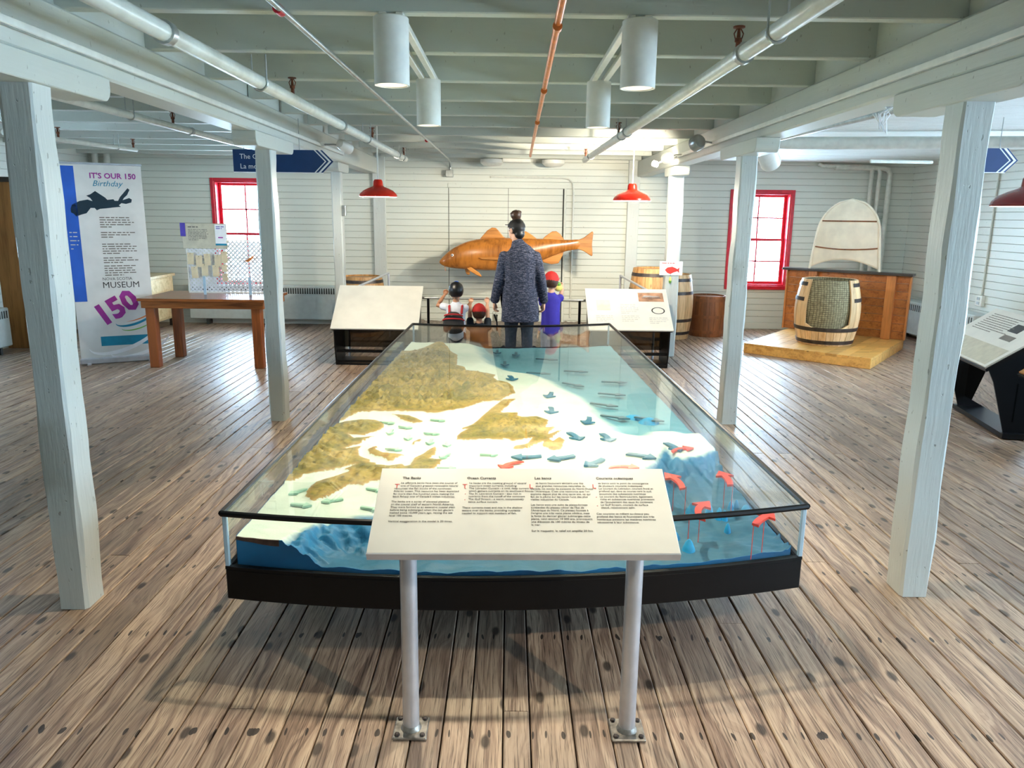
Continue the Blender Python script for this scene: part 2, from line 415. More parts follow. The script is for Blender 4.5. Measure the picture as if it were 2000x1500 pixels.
def wall_with_holes(name, rect, wins, plane):
    """backing sheet built from boxes round the openings"""
    (a, b), t0, t1 = rect; mb = MB()
    def bx(p, q, c, d):
        if plane == 'y': mb.box(p, q, t0, t1, c, d)
        else: mb.box(t0, t1, p, q, c, d)
    cur = a
    for (p, q, c, d) in sorted(wins):
        bx(cur, p, -.1, WTOP); bx(p, q, -.1, c); bx(p, q, d, WTOP); cur = q
    bx(cur, b, -.1, WTOP)
    o = struct(mb.build(name, 'wallback')); o['_b'] = (0, 0, 0); return o
wb = wall_with_holes('wall_back', ((XL-.2, XR+.2), YB+.018, YB+.2), BWIN, 'y')
E0 = [(XL, -2.11), (-1.92, -.955), (-.945, -.03), (-.024, .815), (.87, 1.81), (1.99, XR)]
boards(wb, lambda z: holes(E0 if z < 2.14 else [(XL, -2.11), (-1.92, 1.81), (1.99, XR)], BWIN, z), 0, WTOP, lambda o, c, z: setattr(o, 'location', (c, YB, z)))
lw = [(a, b, WZ0, WZ1) for a, b in LWIN]; rw = [(a, b, WZ0, WZ1) for a, b in RWIN]
wl = wall_with_holes('wall_left', ((YF-.2, YB), XL-.2, XL-.018), lw, 'x')
def pl(o, c, z): o.location = (XL, c, z); o.rotation_euler = (0, 0, math.pi/2)
boards(wl, lambda z: holes([(YF, YB)], lw, z), 0, WTOP, pl)
wr = wall_with_holes('wall_right', ((YF-.2, YB), XR+.018, XR+.2), rw, 'x')
def pr(o, c, z): o.location = (XR, c, z); o.rotation_euler = (0, 0, -math.pi/2)
boards(wr, lambda z: holes([(YF, YB)], rw, z), 0, WTOP, pr)
wf = struct(MB().box(XL-.2, XR+.2, YF-.2, YF, -.1, WTOP).build('wall_front', 'wallpaint'))
# skirting, wall studs and the boarded-up doorway
n = 0
for (a, b) in [(XL, -2.11), (1.99, XR)]:
    n += 1; struct(MB().box(a, b, YB-.02, YB, 0, .1).build('baseboard_back' if n == 1 else 'baseboard_back_2', 'wallpaint', bevel=.004))
struct(MB().box(XR-.02, XR, YF, YB-.02, 0, .1).build('baseboard_right', 'wallpaint', bevel=.004))
struct(MB().box(XL, XL+.02, YF, YB-.02, 0, .1).build('baseboard_left', 'wallpaint', bevel=.004))
struct(MB().box(-2.11, -1.92, YB-.055, YB+.018, 0, WTOP).build('trim_1', 'post', bevel=.006))
struct(MB().box(1.81, 1.99, YB-.055, YB+.018, 0, WTOP).build('trim_2', 'post', bevel=.006))
struct(MB().box(-.96, .9, YB-.012, YB+.0, 2.14, 2.2).build('trim_3', 'wallpaint', bevel=.003))
struct(MB().box(.835, .868, YB-.012, YB+.018, .0, 2.14).build('trim_4', 'wallpaint', bevel=.003))

# ================================================================== WINDOWS
def window(name, o, ax, az, w, h, depth, cols=2, rows=4, jamb=.075):
    """o = lower left corner on the room side, ax along, az into the wall; Z up"""
    o, ax, az = Vector(o), Vector(ax), Vector(az)
    t = bpy.data.objects.new(name, None); COL.objects.link(t); t.location = o; t['_b'] = tuple(o); struct(t)
    def bar(nm, u0, u1, v0, v1, d0, d1, mat='redpaint', bev=.004):
        c = o+ax*(u0+u1)/2+Z*(v0+v1)/2+az*(d0+d1)/2
        return MB().obox(c, ax, az, Z, (u1-u0)/2, (d1-d0)/2, (v1-v0)/2).build(nm, mat, t, bevel=bev)
    bar('casing', -.05, 0, -.05, h+.05, -.02, .0); bar('casing', w, w+.05, -.05, h+.05, -.02, .0)
    bar('casing', 0, w, h, h+.05, -.02, .0); bar('window_sill', -.05, w+.05, -.06, 0, -.05, .0)
    bar('jamb', 0, .02, 0, h, 0, depth); bar('jamb', w-.02, w, 0, h, 0, depth); bar('jamb', .02, w-.02, h-.02, h, 0, depth); bar('jamb', .02, w-.02, 0, .02, 0, depth)
    for s in (0, 1):
        v0, v1 = (.02, h/2+.02) if s == 0 else (h/2-.02, h-.02); d0 = depth-.07 if s == 0 else depth-.035; d1 = d0+.032
        sash = bar('sash', .02, .065, v0, v1, d0, d1); sub = []
        for (u0, u1, a, b) in [(w-.065, w-.02, v0, v1), (.065, w-.065, v0, v0+.04), (.065, w-.065, v1-.04, v1)]:
            q = bar('sash_rail', u0, u1, a, b, d0, d1); q.parent = sash
        for i in range(1, cols):
            u = .065+(w-.13)*i/cols; q = bar('glazing_bar', u-.011, u+.011, v0+.04, v1-.04, d0+.006, d1-.006, bev=0); q.parent = sash
        for i in range(1, rows//2):
            v = v0+.04+(v1-v0-.08)*i/(rows//2); q = bar('glazing_bar', .065, w-.065, v-.011, v+.011, d0+.006, d1-.006, bev=0); q.parent = sash
        for i in range(cols):
            for j in range(rows//2):
                u0 = .065+(w-.13)*i/cols; v00 = v0+.04+(v1-v0-.08)*j/(rows//2)
                q = bar('pane', u0+.004, u0+(w-.13)/cols-.004, v00+.004, v00+(v1-v0-.08)/(rows//2)-.004, d0+.014, d0+.018, 'pane', 0); q.parent = sash
    return t
k = 0
for (a, b, c, d) in BWIN: k += 1; window(f'window_{k}', (a, YB, c), X, Y, b-a, d-c, .17)
for a, b in RWIN: k += 1; window(f'window_{k}', (XR, b, WZ0), -Y, X, b-a, WZ1-WZ0, .17)
for a, b in LWIN: k += 1; window(f'window_{k}', (XL, a, WZ0), Y, -X, b-a, WZ1-WZ0, .17)

# ================================================================== CEILING
ce = struct(MB().box(XL-.2, XR+.2, YF-.2, YB+.2, 2.80, 2.95).build('ceiling', 'ceil')); ce['_b'] = (0, 0, 0)
JZ0, JZ1 = 2.56, 2.80
JY = [3.46+.845*i for i in range(-7, 11)]
for y in JY:
    if y > YB-.1: continue
    for a, b in [(XL, -2.1), (-1.93, 1.95)]:
        l = b-a; dz = R.uniform(-.006, .004)
        mb = MB(); mb.box(a, b, y-.035, y+.035, JZ0+dz, JZ1); mb.build('joist', 'ceil', ce, bevel=.005)
# the right-hand aisle has a lower boarded ceiling
bo = MB().box(2.06, XR, 0, .0915, 2.575, 2.592); src = None; yy = YF
while yy < YB-.05:
    if yy < 2.4:
        MB().box(2.06, XR, yy, 2.4, 2.575, 2.592).build('ceiling_board', 'ceilwhite', ce); yy = 2.4; continue
    if src is None:
        prof = [(.0015, 2.592), (.0015, 2.578), (.005, 2.574), (.0925, 2.574), (.096, 2.578), (.096, 2.592)]
        mb = MB(); mb.rings([[(2.06, p, q) for p, q in prof], [(XR, p, q) for p, q in prof]]); src = mb.build('ceiling_board', 'ceilwhite', ce); src.location = (0, yy, 0)
    else:
        q = bpy.data.objects.new('ceiling_board', src.data); COL.objects.link(q); q.parent = ce; q.location = (0, yy, R.uniform(-.001, .001))
    yy += .0975
struct(MB().box(2.06, XR, YF, YB, 2.60, 2.80).build('ceiling_2', 'ceil'))

# ================================================================== BEAMS AND POSTS
def beam(side):
    s = -1 if side == 'l' else 1
    sl = .020 if s < 0 else .010
    cx = lambda y: s*((1.94 if s < 0 else 1.945)+sl*(y-3.2))
    base = (cx(4), 4, 2.33)
    t = thing('ceiling_beam', 'long painted timber beam over the left-hand row of posts' if s < 0 else 'long painted timber beam over the right-hand row of posts', 'beam', base)
    def run(nm, u0, u1, z0, z1, mat, bev=.008, y0=YF, y1=YB-.02):
        mb = MB(); mb.rings([[(cx(y)+u0, y, z0), (cx(y)+u1, y, z0), (cx(y)+u1, y, z1), (cx(y)+u0, y, z1)] for y in (y0, y1)])
        return mb.build(nm, mat, t, bevel=bev)
    run('timber', -.095, .095, 2.33, 2.56, 'beam', .012)
    e = -s  # towards the centre aisle
    f0, f1 = sorted((e*.06, e*.03)); run('header_board', f0, f1, 2.56, 2.80, 'beam', .002)
    f0, f1 = sorted((-e*.06, -e*.03)); run('header_board', f0, f1, 2.56, 2.80, 'beam', .002)
    f0, f1 = sorted((e*.095, e*.128)); tr = run('light_track', f0, f1, 2.395, 2.425, 'white', .003, -2.6, 9.3)
    f0, f1 = sorted((e*.105, e*.118)); q = run('track_slot', f0, f1, 2.392, 2.396, 'galv', 0, -2.6, 9.3); q.parent = tr
    return cx
cxl, cxr = beam('l'), beam('r')
def post(cx, cy, w, d, label, seed, lean=0.0, box=False):
    rr = random.Random(seed); t = thing('support_post', label, 'post', (cx, cy, 0), 'painted timber posts')
    rg = []; n = 30; ph = rr.uniform(0, 9)
    for i in range(n+1):
        z = 2.225*i/n; e = lambda k: .0035*math.sin(z*5.1+ph+k*2.3)+.0025*math.sin(z*13+k*4+ph)+rr.uniform(-.0015, .0015)
        c = .009+.005*abs(math.sin(z*3.3+ph))
        hx, hy = w/2, d/2; l = lean*z/2.2
        pts = [(-hx+e(0), -hy+c), (-hx+c, -hy+e(1)), (hx-c, -hy+e(1)), (hx+e(2), -hy+c), (hx+e(2), hy-c), (hx-c, hy+e(3)), (-hx+c, hy+e(3)), (-hx+e(0), hy-c)]
        rg.append([(cx+l+p, cy+q, z) for p, q in pts])
    MB().rings(rg).build('shaft', 'post', t, smooth=True, angle=math.radians(25))
    # bolster with rounded ends carrying the beam
    poly = []; L = .5 if cy < 9 else .3
    for a in range(0, 91, 15): poly.append((L-.055+.055*math.sin(math.radians(a)), .055-.055*math.cos(math.radians(a))))
    poly += [(L, .105)]; poly += [(-p, q) for p, q in reversed(poly)]
    MB().prism(poly, (cx+lean-.09, cy, 2.225), Y, Z, X, .18).build('bolster', 'beam', t, bevel=.004)
    return t
post(-1.935, 3.22, .135, .15, 'rough painted post nearest the camera, beside the roll-up banner at left', 1, .015)
post(-1.965, 6.42, .13, .15, 'painted post in front of the wooden table, splitting the blue arrow sign', 2)
post(-2.135, 9.78, .12, .14, 'painted post behind the blank cream lectern, with a small grey box on it', 3)
post(1.935, 3.41, .135, .15, 'rough painted post nearest the camera on the right, with a bright bluish front', 4)
post(1.905, 6.46, .135, .15, 'painted post left of the wooden platform, carrying a white spotlight', 5, .01)
post(2.03, 9.7, .17, .15, 'cream-lit painted post with a red fish card, behind the right lectern', 6)
b = MB().box(-2.068, -2.024, 9.70, 9.77, 1.70, 1.83).build('switch_box', 'galv', None, bevel=.005); tag(recenter(b), 'small grey electrical box on the post behind the blank lectern', 'switch box')
# ================================================================== RELIEF MAP DISPLAY CASE
CFL, CFR, CRR, CRL = Vector((-1.09, 2.76)), Vector((1.205, 2.895)), Vector((1.07, 8.10)), Vector((-1.0, 7.94))
def arc(a, b, bow, n=20, inset=0):
    out = []
    for i in range(n+1):
        t = i/n; p = a.lerp(b, t); out.append(Vector((p.x, p.y-bow*4*t*(1-t))))
    return out
BF, BR = .14, .17
def outline(ins=0.0, n=20):
    fl_ = CFL+Vector((ins, ins)); fr_ = CFR+Vector((-ins, ins)); rr_ = CRR+Vector((-ins, -ins)); rl_ = CRL+Vector((ins, -ins))
    return arc(fl_, fr_, BF, n)+list(reversed(arc(rl_, rr_, BR, n)))
case = thing('display_case', 'long glass display case with black base holding the relief map', 'display case', (.05, 5.4, 0))
def ringed(o1, o2, z0, z1, nm, mat, bev=0):
    mb = MB(); n = len(o1)
    mb.rings([[(p.x, p.y, z0) for p in o1], [(p.x, p.y, z1) for p in o1], [(p.x, p.y, z1) for p in o2], [(p.x, p.y, z0) for p in o2], [(p.x, p.y, z0) for p in o1]], cap=False)
    return mb.build(nm, mat, case, bevel=bev)
mb = MB(); o1 = outline(0)
mb.rings([[(p.x, p.y, .265) for p in o1], [(p.x, p.y, .39) for p in o1]]); mb.build('base_tray', 'black', case, bevel=.004)
ringed(outline(0), outline(.018), .39, .402, 'base_rim', 'black')
for lx, ly in [(-.62, 3.75), (.7, 3.8), (.62, 7.3), (-.58, 7.2), (-.6, 5.5), (.65, 5.5)]:
    MB().box(lx-.05, lx+.05, ly-.05, ly+.05, 0, .266).build('leg', 'black', case, bevel=.004)
GT = .62
oi, oo = outline(.012), outline(.006)
def pane(nm, pa, pb, z0, z1):
    mb = MB(); k = len(pa)
    mb.rings([[(p.x, p.y, z0) for p in pa]+[(p.x, p.y, z0) for p in reversed(pb)], [(p.x, p.y, z1) for p in pa]+[(p.x, p.y, z1) for p in reversed(pb)]])
    return mb.build(nm, 'caseglass', case)
pane('front_pane', arc(CFL+Vector((.02, .006)), CFR+Vector((-.02, .006)), BF), arc(CFL+Vector((.02, .012)), CFR+Vector((-.02, .012)), BF), .402, GT-.004)
pane('rear_pane', arc(CRL+Vector((.02, -.012)), CRR+Vector((-.02, -.012)), BR), arc(CRL+Vector((.02, -.006)), CRR+Vector((-.02, -.006)), BR), .402, GT-.004)
for nm, a, b, s in [('side_pane', CFL, CRL, 1), ('side_pane', CFR, CRR, -1)]:
    a2, b2 = a+Vector((.006*s, .02)), b+Vector((.006*s, -.02)); d = Vector((.006*s, 0))
    mb = MB(); mb.rings([[(p.x, p.y, .402) for p in (a2, b2, b2+d, a2+d)], [(p.x, p.y, GT-.004) for p in (a2, b2, b2+d, a2+d)]]); mb.build(nm, 'caseglass', case)
mb = MB(); ot = outline(.014); mb.rings([[(p.x, p.y, GT-.002) for p in ot], [(p.x, p.y, GT+.004) for p in ot]]); mb.build('top_pane', 'caseglass', case)
# black edge strips round the top and clear corner strips
for nm, pts in [('edge_strip', arc(CFL, CFR, BF)), ('edge_strip', arc(CRL, CRR, BR)), ('edge_strip', [CFL, CRL]), ('edge_strip', [CFR, CRR])]:
    MB().tube([(p.x, p.y, GT) for p in pts], .0125, 8).build(nm, 'black', case, smooth=True)
for c, s, t_ in [(CFL, 1, 1), (CFR, -1, 1), (CRR, -1, -1), (CRL, 1, -1)]:
    MB().box(min(c.x, c.x+s*.018), max(c.x, c.x+s*.018), min(c.y, c.y+t_*.018), max(c.y, c.y+t_*.018), .402, GT-.01).build('corner_strip', 'acrylic', case, bevel=.003)

# ------------------------------------------------------------------ relief map
LA = [(-0.663,7.546),(-0.573,7.189),(-0.526,6.941),(-0.453,6.761),(-0.426,6.284),(-0.357,6.2),(-0.333,6.074),(-0.237,6.038),(-0.148,5.961),(-0.095,5.904),(-0.109,5.806),(-0.079,5.695),(-0.001,5.645),(0.037,5.523),(0.054,5.29),(-0.007,5.178),(-0.052,5.056),(-0.152,5.037),(-0.212,4.99),(-0.249,4.904),(-0.335,4.792),(-0.429,4.735),(-0.488,4.733),(-0.658,4.765),(-0.85,4.756),(-0.935,4.727),(-0.964,4.674),(-0.982,4.573),(-0.997,4.512),(-1.069,4.474),(-1.104,4.556),(-1.104,5.081),(-1.061,6.182),(-1.026,6.963),(-0.903,6.917),(-0.843,7.002),(-0.763,7.234),(-0.697,7.481)]
LB = [(-1.114,3.373),(-1.126,4.27),(-1.079,4.359),(-1.041,4.417),(-0.98,4.489),(-0.898,4.528),(-0.811,4.532),(-0.753,4.463),(-0.729,4.407),(-0.748,4.306),(-0.787,4.272),(-0.819,4.207),(-0.91,4.225),(-0.859,4.144),(-0.81,4.156),(-0.754,4.199),(-0.785,4.117),(-0.8,4.057),(-0.81,4.008),(-0.841,3.998),(-0.87,3.95),(-0.788,3.981),(-0.792,3.916),(-0.766,3.819),(-0.733,3.785),(-0.7,3.761),(-0.7,3.719),(-0.665,3.712),(-0.654,3.68),(-0.591,3.666),(-0.556,3.691),(-0.526,3.7),(-0.512,3.668),(-0.489,3.669),(-0.485,3.785),(-0.414,3.947),(-0.386,3.995),(-0.376,3.894),(-0.398,3.788),(-0.333,3.765),(-0.336,3.706),(-0.368,3.617),(-0.466,3.493),(-0.557,3.446),(-0.597,3.438),(-0.64,3.437),(-0.672,3.38),(-0.707,3.399),(-0.739,3.378),(-0.751,3.336),(-0.776,3.289),(-0.797,3.23),(-0.823,3.198),(-0.844,3.172),(-0.864,3.172),(-0.879,3.215),(-0.895,3.214),(-0.908,3.292),(-0.906,3.366),(-0.895,3.415),(-0.863,3.452),(-0.823,3.504),(-0.796,3.55),(-0.773,3.581),(-0.802,3.611),(-0.762,3.692),(-0.814,3.634),(-0.862,3.586),(-0.911,3.561),(-0.953,3.522),(-0.98,3.514),(-0.976,3.477),(-1.014,3.433)]
PEI = [(-0.745,3.927),(-0.7,4.012),(-0.702,3.928),(-0.646,3.867),(-0.534,3.835),(-0.576,3.774),(-0.579,3.74),(-0.61,3.739),(-0.633,3.789),(-0.686,3.821),(-0.723,3.864)]
MAG = [(-0.522,4.019),(-0.524,4.077),(-0.507,4.107),(-0.482,4.138),(-0.477,4.118),(-0.503,4.068)]
ANT = [(-0.744,4.683),(-0.713,4.672),(-0.611,4.626),(-0.551,4.555),(-0.498,4.497),(-0.571,4.482),(-0.656,4.538),(-0.685,4.61)]
NF = [(0.066,5.106),(0.01,5.103),(-0.032,5.101),(-0.091,4.911),(-0.136,4.748),(-0.184,4.558),(-0.219,4.427),(-0.278,4.346),(-0.232,4.337),(-0.272,4.26),(-0.291,4.196),(-0.282,4.135),(-0.204,4.138),(-0.09,4.142),(0.002,4.156),(0.025,4.116),(0.083,4.138),(0.141,4.181),(0.11,4.07),(0.039,4.029),(0.033,3.982),(0.08,3.974),(0.152,4.043),(0.203,4.133),(0.188,4.034),(0.228,3.951),(0.289,3.954),(0.325,4.147),(0.295,4.218),(0.254,4.115),(0.239,4.164),(0.321,4.347),(0.232,4.257),(0.289,4.424),(0.227,4.399),(0.254,4.575),(0.187,4.659),(0.097,4.618),(0.059,4.666),(0.066,4.73),(-0.006,4.74),(-0.045,4.752),(-0.006,4.887),(0.028,5.03)]
NE = [(-0.409,7.756),(-0.321,7.178),(-0.297,6.852),(-0.225,6.532),(-0.105,6.265),(-0.024,6.141),(0.072,6.083),(0.174,6.027),(0.261,5.854),(0.343,5.6),(0.402,5.449),(0.474,5.242),(0.506,5.078),(0.526,4.895),(0.536,4.737),(0.575,4.565),(0.58,4.449),(0.641,4.351),(0.761,4.291),(0.838,4.294),(0.914,4.394),(0.985,4.397),(1.037,4.344),(1.398,4.402),(1.782,8.65)]
SE = [(1.288,4.126),(1.14,4.034),(1.02,3.92),(0.98,3.9),(0.912,3.889),(0.89,3.979),(0.879,4.092),(0.832,3.995),(0.754,3.798),(0.508,3.442),(0.303,3.3),(0.023,3.167),(-0.283,3.081),(-0.567,3.045),(-0.72,3.008),(-0.822,2.908),(-0.877,2.758),(-0.724,1.926),(1.037,1.954),(1.349,3.113)]
AR = [('b',0.03,5.786,-90.0),('b',0.297,5.227,-112.0),('b',0.284,4.793,-101.0),('b',0.497,4.548,-112.0),('b',0.39,4.208,-79.0),('b',0.569,4.194,-87.0),('b',0.448,3.743,-141.0),('b',0.711,3.864,-35.0),('b',0.282,3.806,-163.0),('b',0.099,3.826,180.0),('b',0.916,4.028,-79.0),('b',0.805,3.697,22.0),('d',0.56,6.215,-11.0),('d',0.499,5.725,-40.0),('d',0.824,5.815,-9.0),('d',0.748,5.382,-17.0),('d',0.656,5.075,-27.0),('d',0.692,4.767,-27.0),('d',0.902,4.725,-31.0),('d',0.071,6.988,-90.0),('d',-0.03,6.512,-90.0),('d',-0.105,7.057,-90.0),('d',0.343,6.724,-17.0),('d',0.245,6.034,-17.0),('g',-0.426,4.523,-11.0),('g',-0.6,4.353,-22.0),('g',-0.676,4.263,-90.0),('g',-0.559,4.152,-84.0),('g',-0.435,4.24,-11.0),('g',-0.427,4.076,-90.0),('g',-0.334,4.04,-79.0),('g',-0.605,3.918,-11.0),('g',-0.096,3.845,-6.0),('g',-0.327,3.82,-112.0),('g',-0.725,4.463,-11.0),('g',-0.945,3.277,-128.0),('g',-0.884,3.115,-6.0),('g',-0.767,3.179,-153.0),('g',-0.6,3.32,-17.0),('g',-0.58,3.087,-13.0),('g',-0.3,3.621,0.0),('r',-0.002,3.695,-107.0),('r',0.596,3.682,-22.0),('r',0.946,4.0,6.0)]
def sdf(poly, px, py):
    d = 1e9; ins = False; n = len(poly)
    for i in range(n):
        x0, y0 = poly[i]; x1, y1 = poly[(i+1) % n]
        ex, ey = x1-x0, y1-y0; wx, wy = px-x0, py-y0
        t = max(0, min(1, (wx*ex+wy*ey)/(ex*ex+ey*ey+1e-12))); dx, dy = wx-ex*t, wy-ey*t
        q = dx*dx+dy*dy
        if q < d: d = q
        if (y0 > py) != (y1 > py) and px < ex*(py-y0)/(ey+1e-12)+x0: ins = not ins
    d = math.sqrt(d); return d if ins else -d
from mathutils import noise as mnoise
def smooth(a, b, x_):
    t = max(0, min(1, (x_-a)/(b-a))); return t*t*(3-2*t)
lands = [LA, LB, PEI, MAG, ANT, NF]
boxes = [(min(p[0] for p in q)-.12, max(p[0] for p in q)+.12, min(p[1] for p in q)-.12, max(p[1] for p in q)+.12) for q in lands]
def map_point(px, py):
    land = -.2
    for q, bb in zip(lands, boxes):
        if bb[0] < px < bb[1] and bb[2] < py < bb[3]: land = max(land, sdf(q, px, py))
    ne = sdf(NE, px, py); se = sdf(SE, px, py)
    n1 = mnoise.fractal(Vector((px*6, py*6, 1)), 1.0, 2.0, 4); n2 = mnoise.fractal(Vector((px*22, py*22, 3)), 1.0, 2.0, 3)
    z = .508+.006*n1
    z -= .045*smooth(-.06, .16, ne+.02*n1)
    cl = smooth(-.012, .17, se+.045*n2); z -= .098*cl*(1-.10*n1)
    if land > -.02: z += .010*smooth(-.004, .006, land)+.026*smooth(.0, .18, land)*(.7+1.5*n2)
    return z, land, ne, se
GX, GY = 190, 400
FI = arc(CFL+Vector((.035, .045)), CFR+Vector((-.035, .045)), BF, GX)
RI = arc(CRL+Vector((.045, -.46)), CRR+Vector((-.045, -.46)), BR*.8, GX)
mv = []; at = {'land': [], 'ne': [], 'se': []}
for j in range(GY+1):
    t = (j/GY)**1.35
    for i in range(GX+1):
        p = FI[i].lerp(RI[i], t); z, a, b_, c_ = map_point(p.x, p.y)
        mv.append((p.x, p.y, z)); at['land'].append(a); at['ne'].append(b_); at['se'].append(c_)
mf = [(j*(GX+1)+i, j*(GX+1)+i+1, (j+1)*(GX+1)+i+1, (j+1)*(GX+1)+i) for j in range(GY) for i in range(GX)]
def map_mat():
    t = NT('relief_map_paint'); p = t.pos()
    def A(nm): return t.add('ShaderNodeAttribute', attribute_name=nm).outputs['Fac']
    jag = t.math('MULTIPLY', t.math('SUBTRACT', t.noise(p, 34, 6, .72), .5), .034)
    land = t.math('ADD', A('land'), jag)
    lm = t.ramp(land, [(.0, (0, 0, 0, 1)), (.004, (1, 1, 1, 1))])
    soft = t.math('MULTIPLY', t.math('SUBTRACT', t.noise(p, 7, 3), .5), .12)
    ne = t.ramp(t.math('ADD', A('ne'), soft), [(.0, (0, 0, 0, 1)), (.10, (1, 1, 1, 1))])
    se = t.ramp(t.math('ADD', A('se'), t.math('MULTIPLY', soft, .3)), [(.0, (0, 0, 0, 1)), (.03, (1, 1, 1, 1))])
    deep = t.ramp(t.math('ADD', A('se'), t.math('MULTIPLY', soft, .6)), [(.02, srgb(10, 112, 156)), (.16, srgb(20, 88, 118)), (.4, srgb(44, 94, 116))])
    shelf = t.ramp(t.noise(p, 3.5, 4), [(.3, srgb(188, 208, 192)), (.55, srgb(212, 222, 206)), (.75, srgb(200, 216, 198))])
    c = t.mix(ne, shelf, srgb(92, 152, 166)); c = t.mix(se, c, deep)
    lc = t.ramp(t.noise(p, 5, 5, .7), [(.32, srgb(98, 96, 26)), (.48, srgb(146, 126, 48)), (.62, srgb(176, 148, 74))])
    lc = t.mix(t.ramp(t.noise(t.mapping(p, (1, .7, 1)), 34, 5, .75), [(.47, (0, 0, 0, 1)), (.68, (.85, .85, .85, 1))]), lc, srgb(58, 54, 18))
    shore = t.ramp(land, [(.004, (.8, .8, .8, 1)), (.03, (0, 0, 0, 1))])
    lc = t.mix(shore, lc, srgb(166, 130, 70))
    t.set(t.mix(lm, c, lc), .6); t.bump(t.noise(p, 120, 3), .25, .004); return t.m
M['map'] = map_mat()
M['skirt'] = plain('map_edge_blue', (10, 96, 146), .6, var=.12, scale=5)
M['skirtbrown'] = plain('map_edge_brown', (76, 52, 44), .7, var=.2, scale=40)
rm = thing('relief_map', 'painted relief map of coast and seabed inside the glass case', 'relief map', (.05, 5.2, .39))
o = MB().add(mv, mf).build('terrain', M['map'], rm, smooth=True, angle=math.radians(80))
for k_, vals in at.items():
    a_ = o.data.attributes.new(k_, 'FLOAT', 'POINT'); a_.data.foreach_set('value', vals)
# skirts down to the tray
def skirt(idx, nm, z0, z1f, mat, push):
    mb = MB(); T = [Vector(mv[i]) for i in idx]; top = [Vector((p.x, p.y, z1f(p))) for p in T]; bot = [Vector((p.x, p.y, z0(p))) for p in T]
    P = Vector(push); mb.rings([top, bot, [b_+P for b_ in bot], [q+P for q in top], top], cap=False, closed=False); return mb.build(nm, mat, rm)
fi = list(range(GX+1)); li = [j*(GX+1) for j in range(GY+1)]; ri = [j*(GX+1)+GX for j in range(GY+1)]; bi = [GY*(GX+1)+i for i in range(GX+1)]
for idx, pu in [(fi, (0, -.003, 0)), (li, (-.003, 0, 0)), (ri, (.003, 0, 0)), (bi, (0, .003, 0))]:
    skirt(idx, 'edge_panel', lambda p: .391, lambda p: p.z, 'skirt', pu)
skirt([i for i in fi if mv[i][0] < -.875], 'edge_band', lambda p: p.z-.012-.012*smooth(-1.06, -.88, p.x), lambda p: p.z+.001, 'skirtbrown', (0, -.006, 0))
# current arrows, seamounts, pins
def arrow_poly(l, w, bend):
    K = 7; c = []; h = .36                                   # curved stem, then a broad head
    for i in range(K):
        s_ = i/(K-1); x_ = -.5+(1-h)*s_; y_ = bend*(1-(1-s_)**2)*.9; c.append((x_*l, (y_-bend*.9)*l))
    up = [(x_, y_+w*.17) for x_, y_ in c]; dn = [(x_, y_-w*.17) for x_, y_ in c]; hx = (.5-h)*l
    return dn+[(hx, -w*.5), (.5*l, 0), (hx, w*.5)]+list(reversed(up))
def arrow(k_, px, py, ang, l, w, z, th, bend=0, nm='current_arrow'):
    a = math.radians(ang); ax = Vector((math.cos(a), math.sin(a), 0)); ay = Vector((-math.sin(a), math.cos(a), 0))
    return MB().prism(arrow_poly(l, w, bend), (px, py, z), ax, ay, Z, th).build(nm, 'arrow_'+k_, rm)
for k_, px, py, ang in AR:
    z = map_point(px, py)[0]; far = px and (py-3.5)/4
    l = {'b': .16, 'd': .20, 'g': .095, 'r': .14}[k_]; wd = {'b': .095, 'd': .075, 'g': .05, 'r': .085}[k_]
    arrow(k_, px, py, ang, l, wd, z+(.004 if k_ != 'd' else .02), .009, {'b': .14, 'r': .45, 'g': .06}.get(k_, .0)*(1 if px > 0 else -1))
for (px, py), ang, l, bend in [((.777, 3.332), 112, .21, -.22), ((1.016, 3.367), 98, .19, -.15), ((.792, 2.99), 48, .2, .4), ((1.026, 2.89), 40, .17, .15)]:
    ar = arrow('r', px, py, ang, l, .088, .565, .010, bend)
    for q in (-.35, .1):
        a = math.radians(ang); bx, by = px+math.cos(a)*l*q, py+math.sin(a)*l*q
        s = MB().tube([(bx, by, .566), (bx, by, map_point(bx, by)[0]-.004)], .0016, 6).build('pin', 'arrow_r', rm)
        s.parent = ar
for px, py, h, r in [(.86, 3.336, .05, .028), (.962, 3.265, .05, .016), (.984, 3.254, .045, .013), (1.047, 3.379, .04, .014), (1.081, 3.406, .04, .013), (.966, 3.137, .04, .013), (.749, 2.932, .05, .024), (1.12, 3.382, .03, .02), (.933, 3.325, .04, .016), (.72, 3.06, .03, .02), (.36, 2.98, .03, .022), (.66, 2.90, .03, .018), (.52, 2.87, .025, .025), (.9, 4.72, .035, .06), (.82, 4.83, .02, .05)]:
    z = map_point(px, py)[0]
    MB().lathe([(r*1.25, -.006), (r, h*.3), (r*.62, h*.75), (r*.2, h)], 12, (px, py, z)).build('seamount', 'cone', rm, smooth=True)

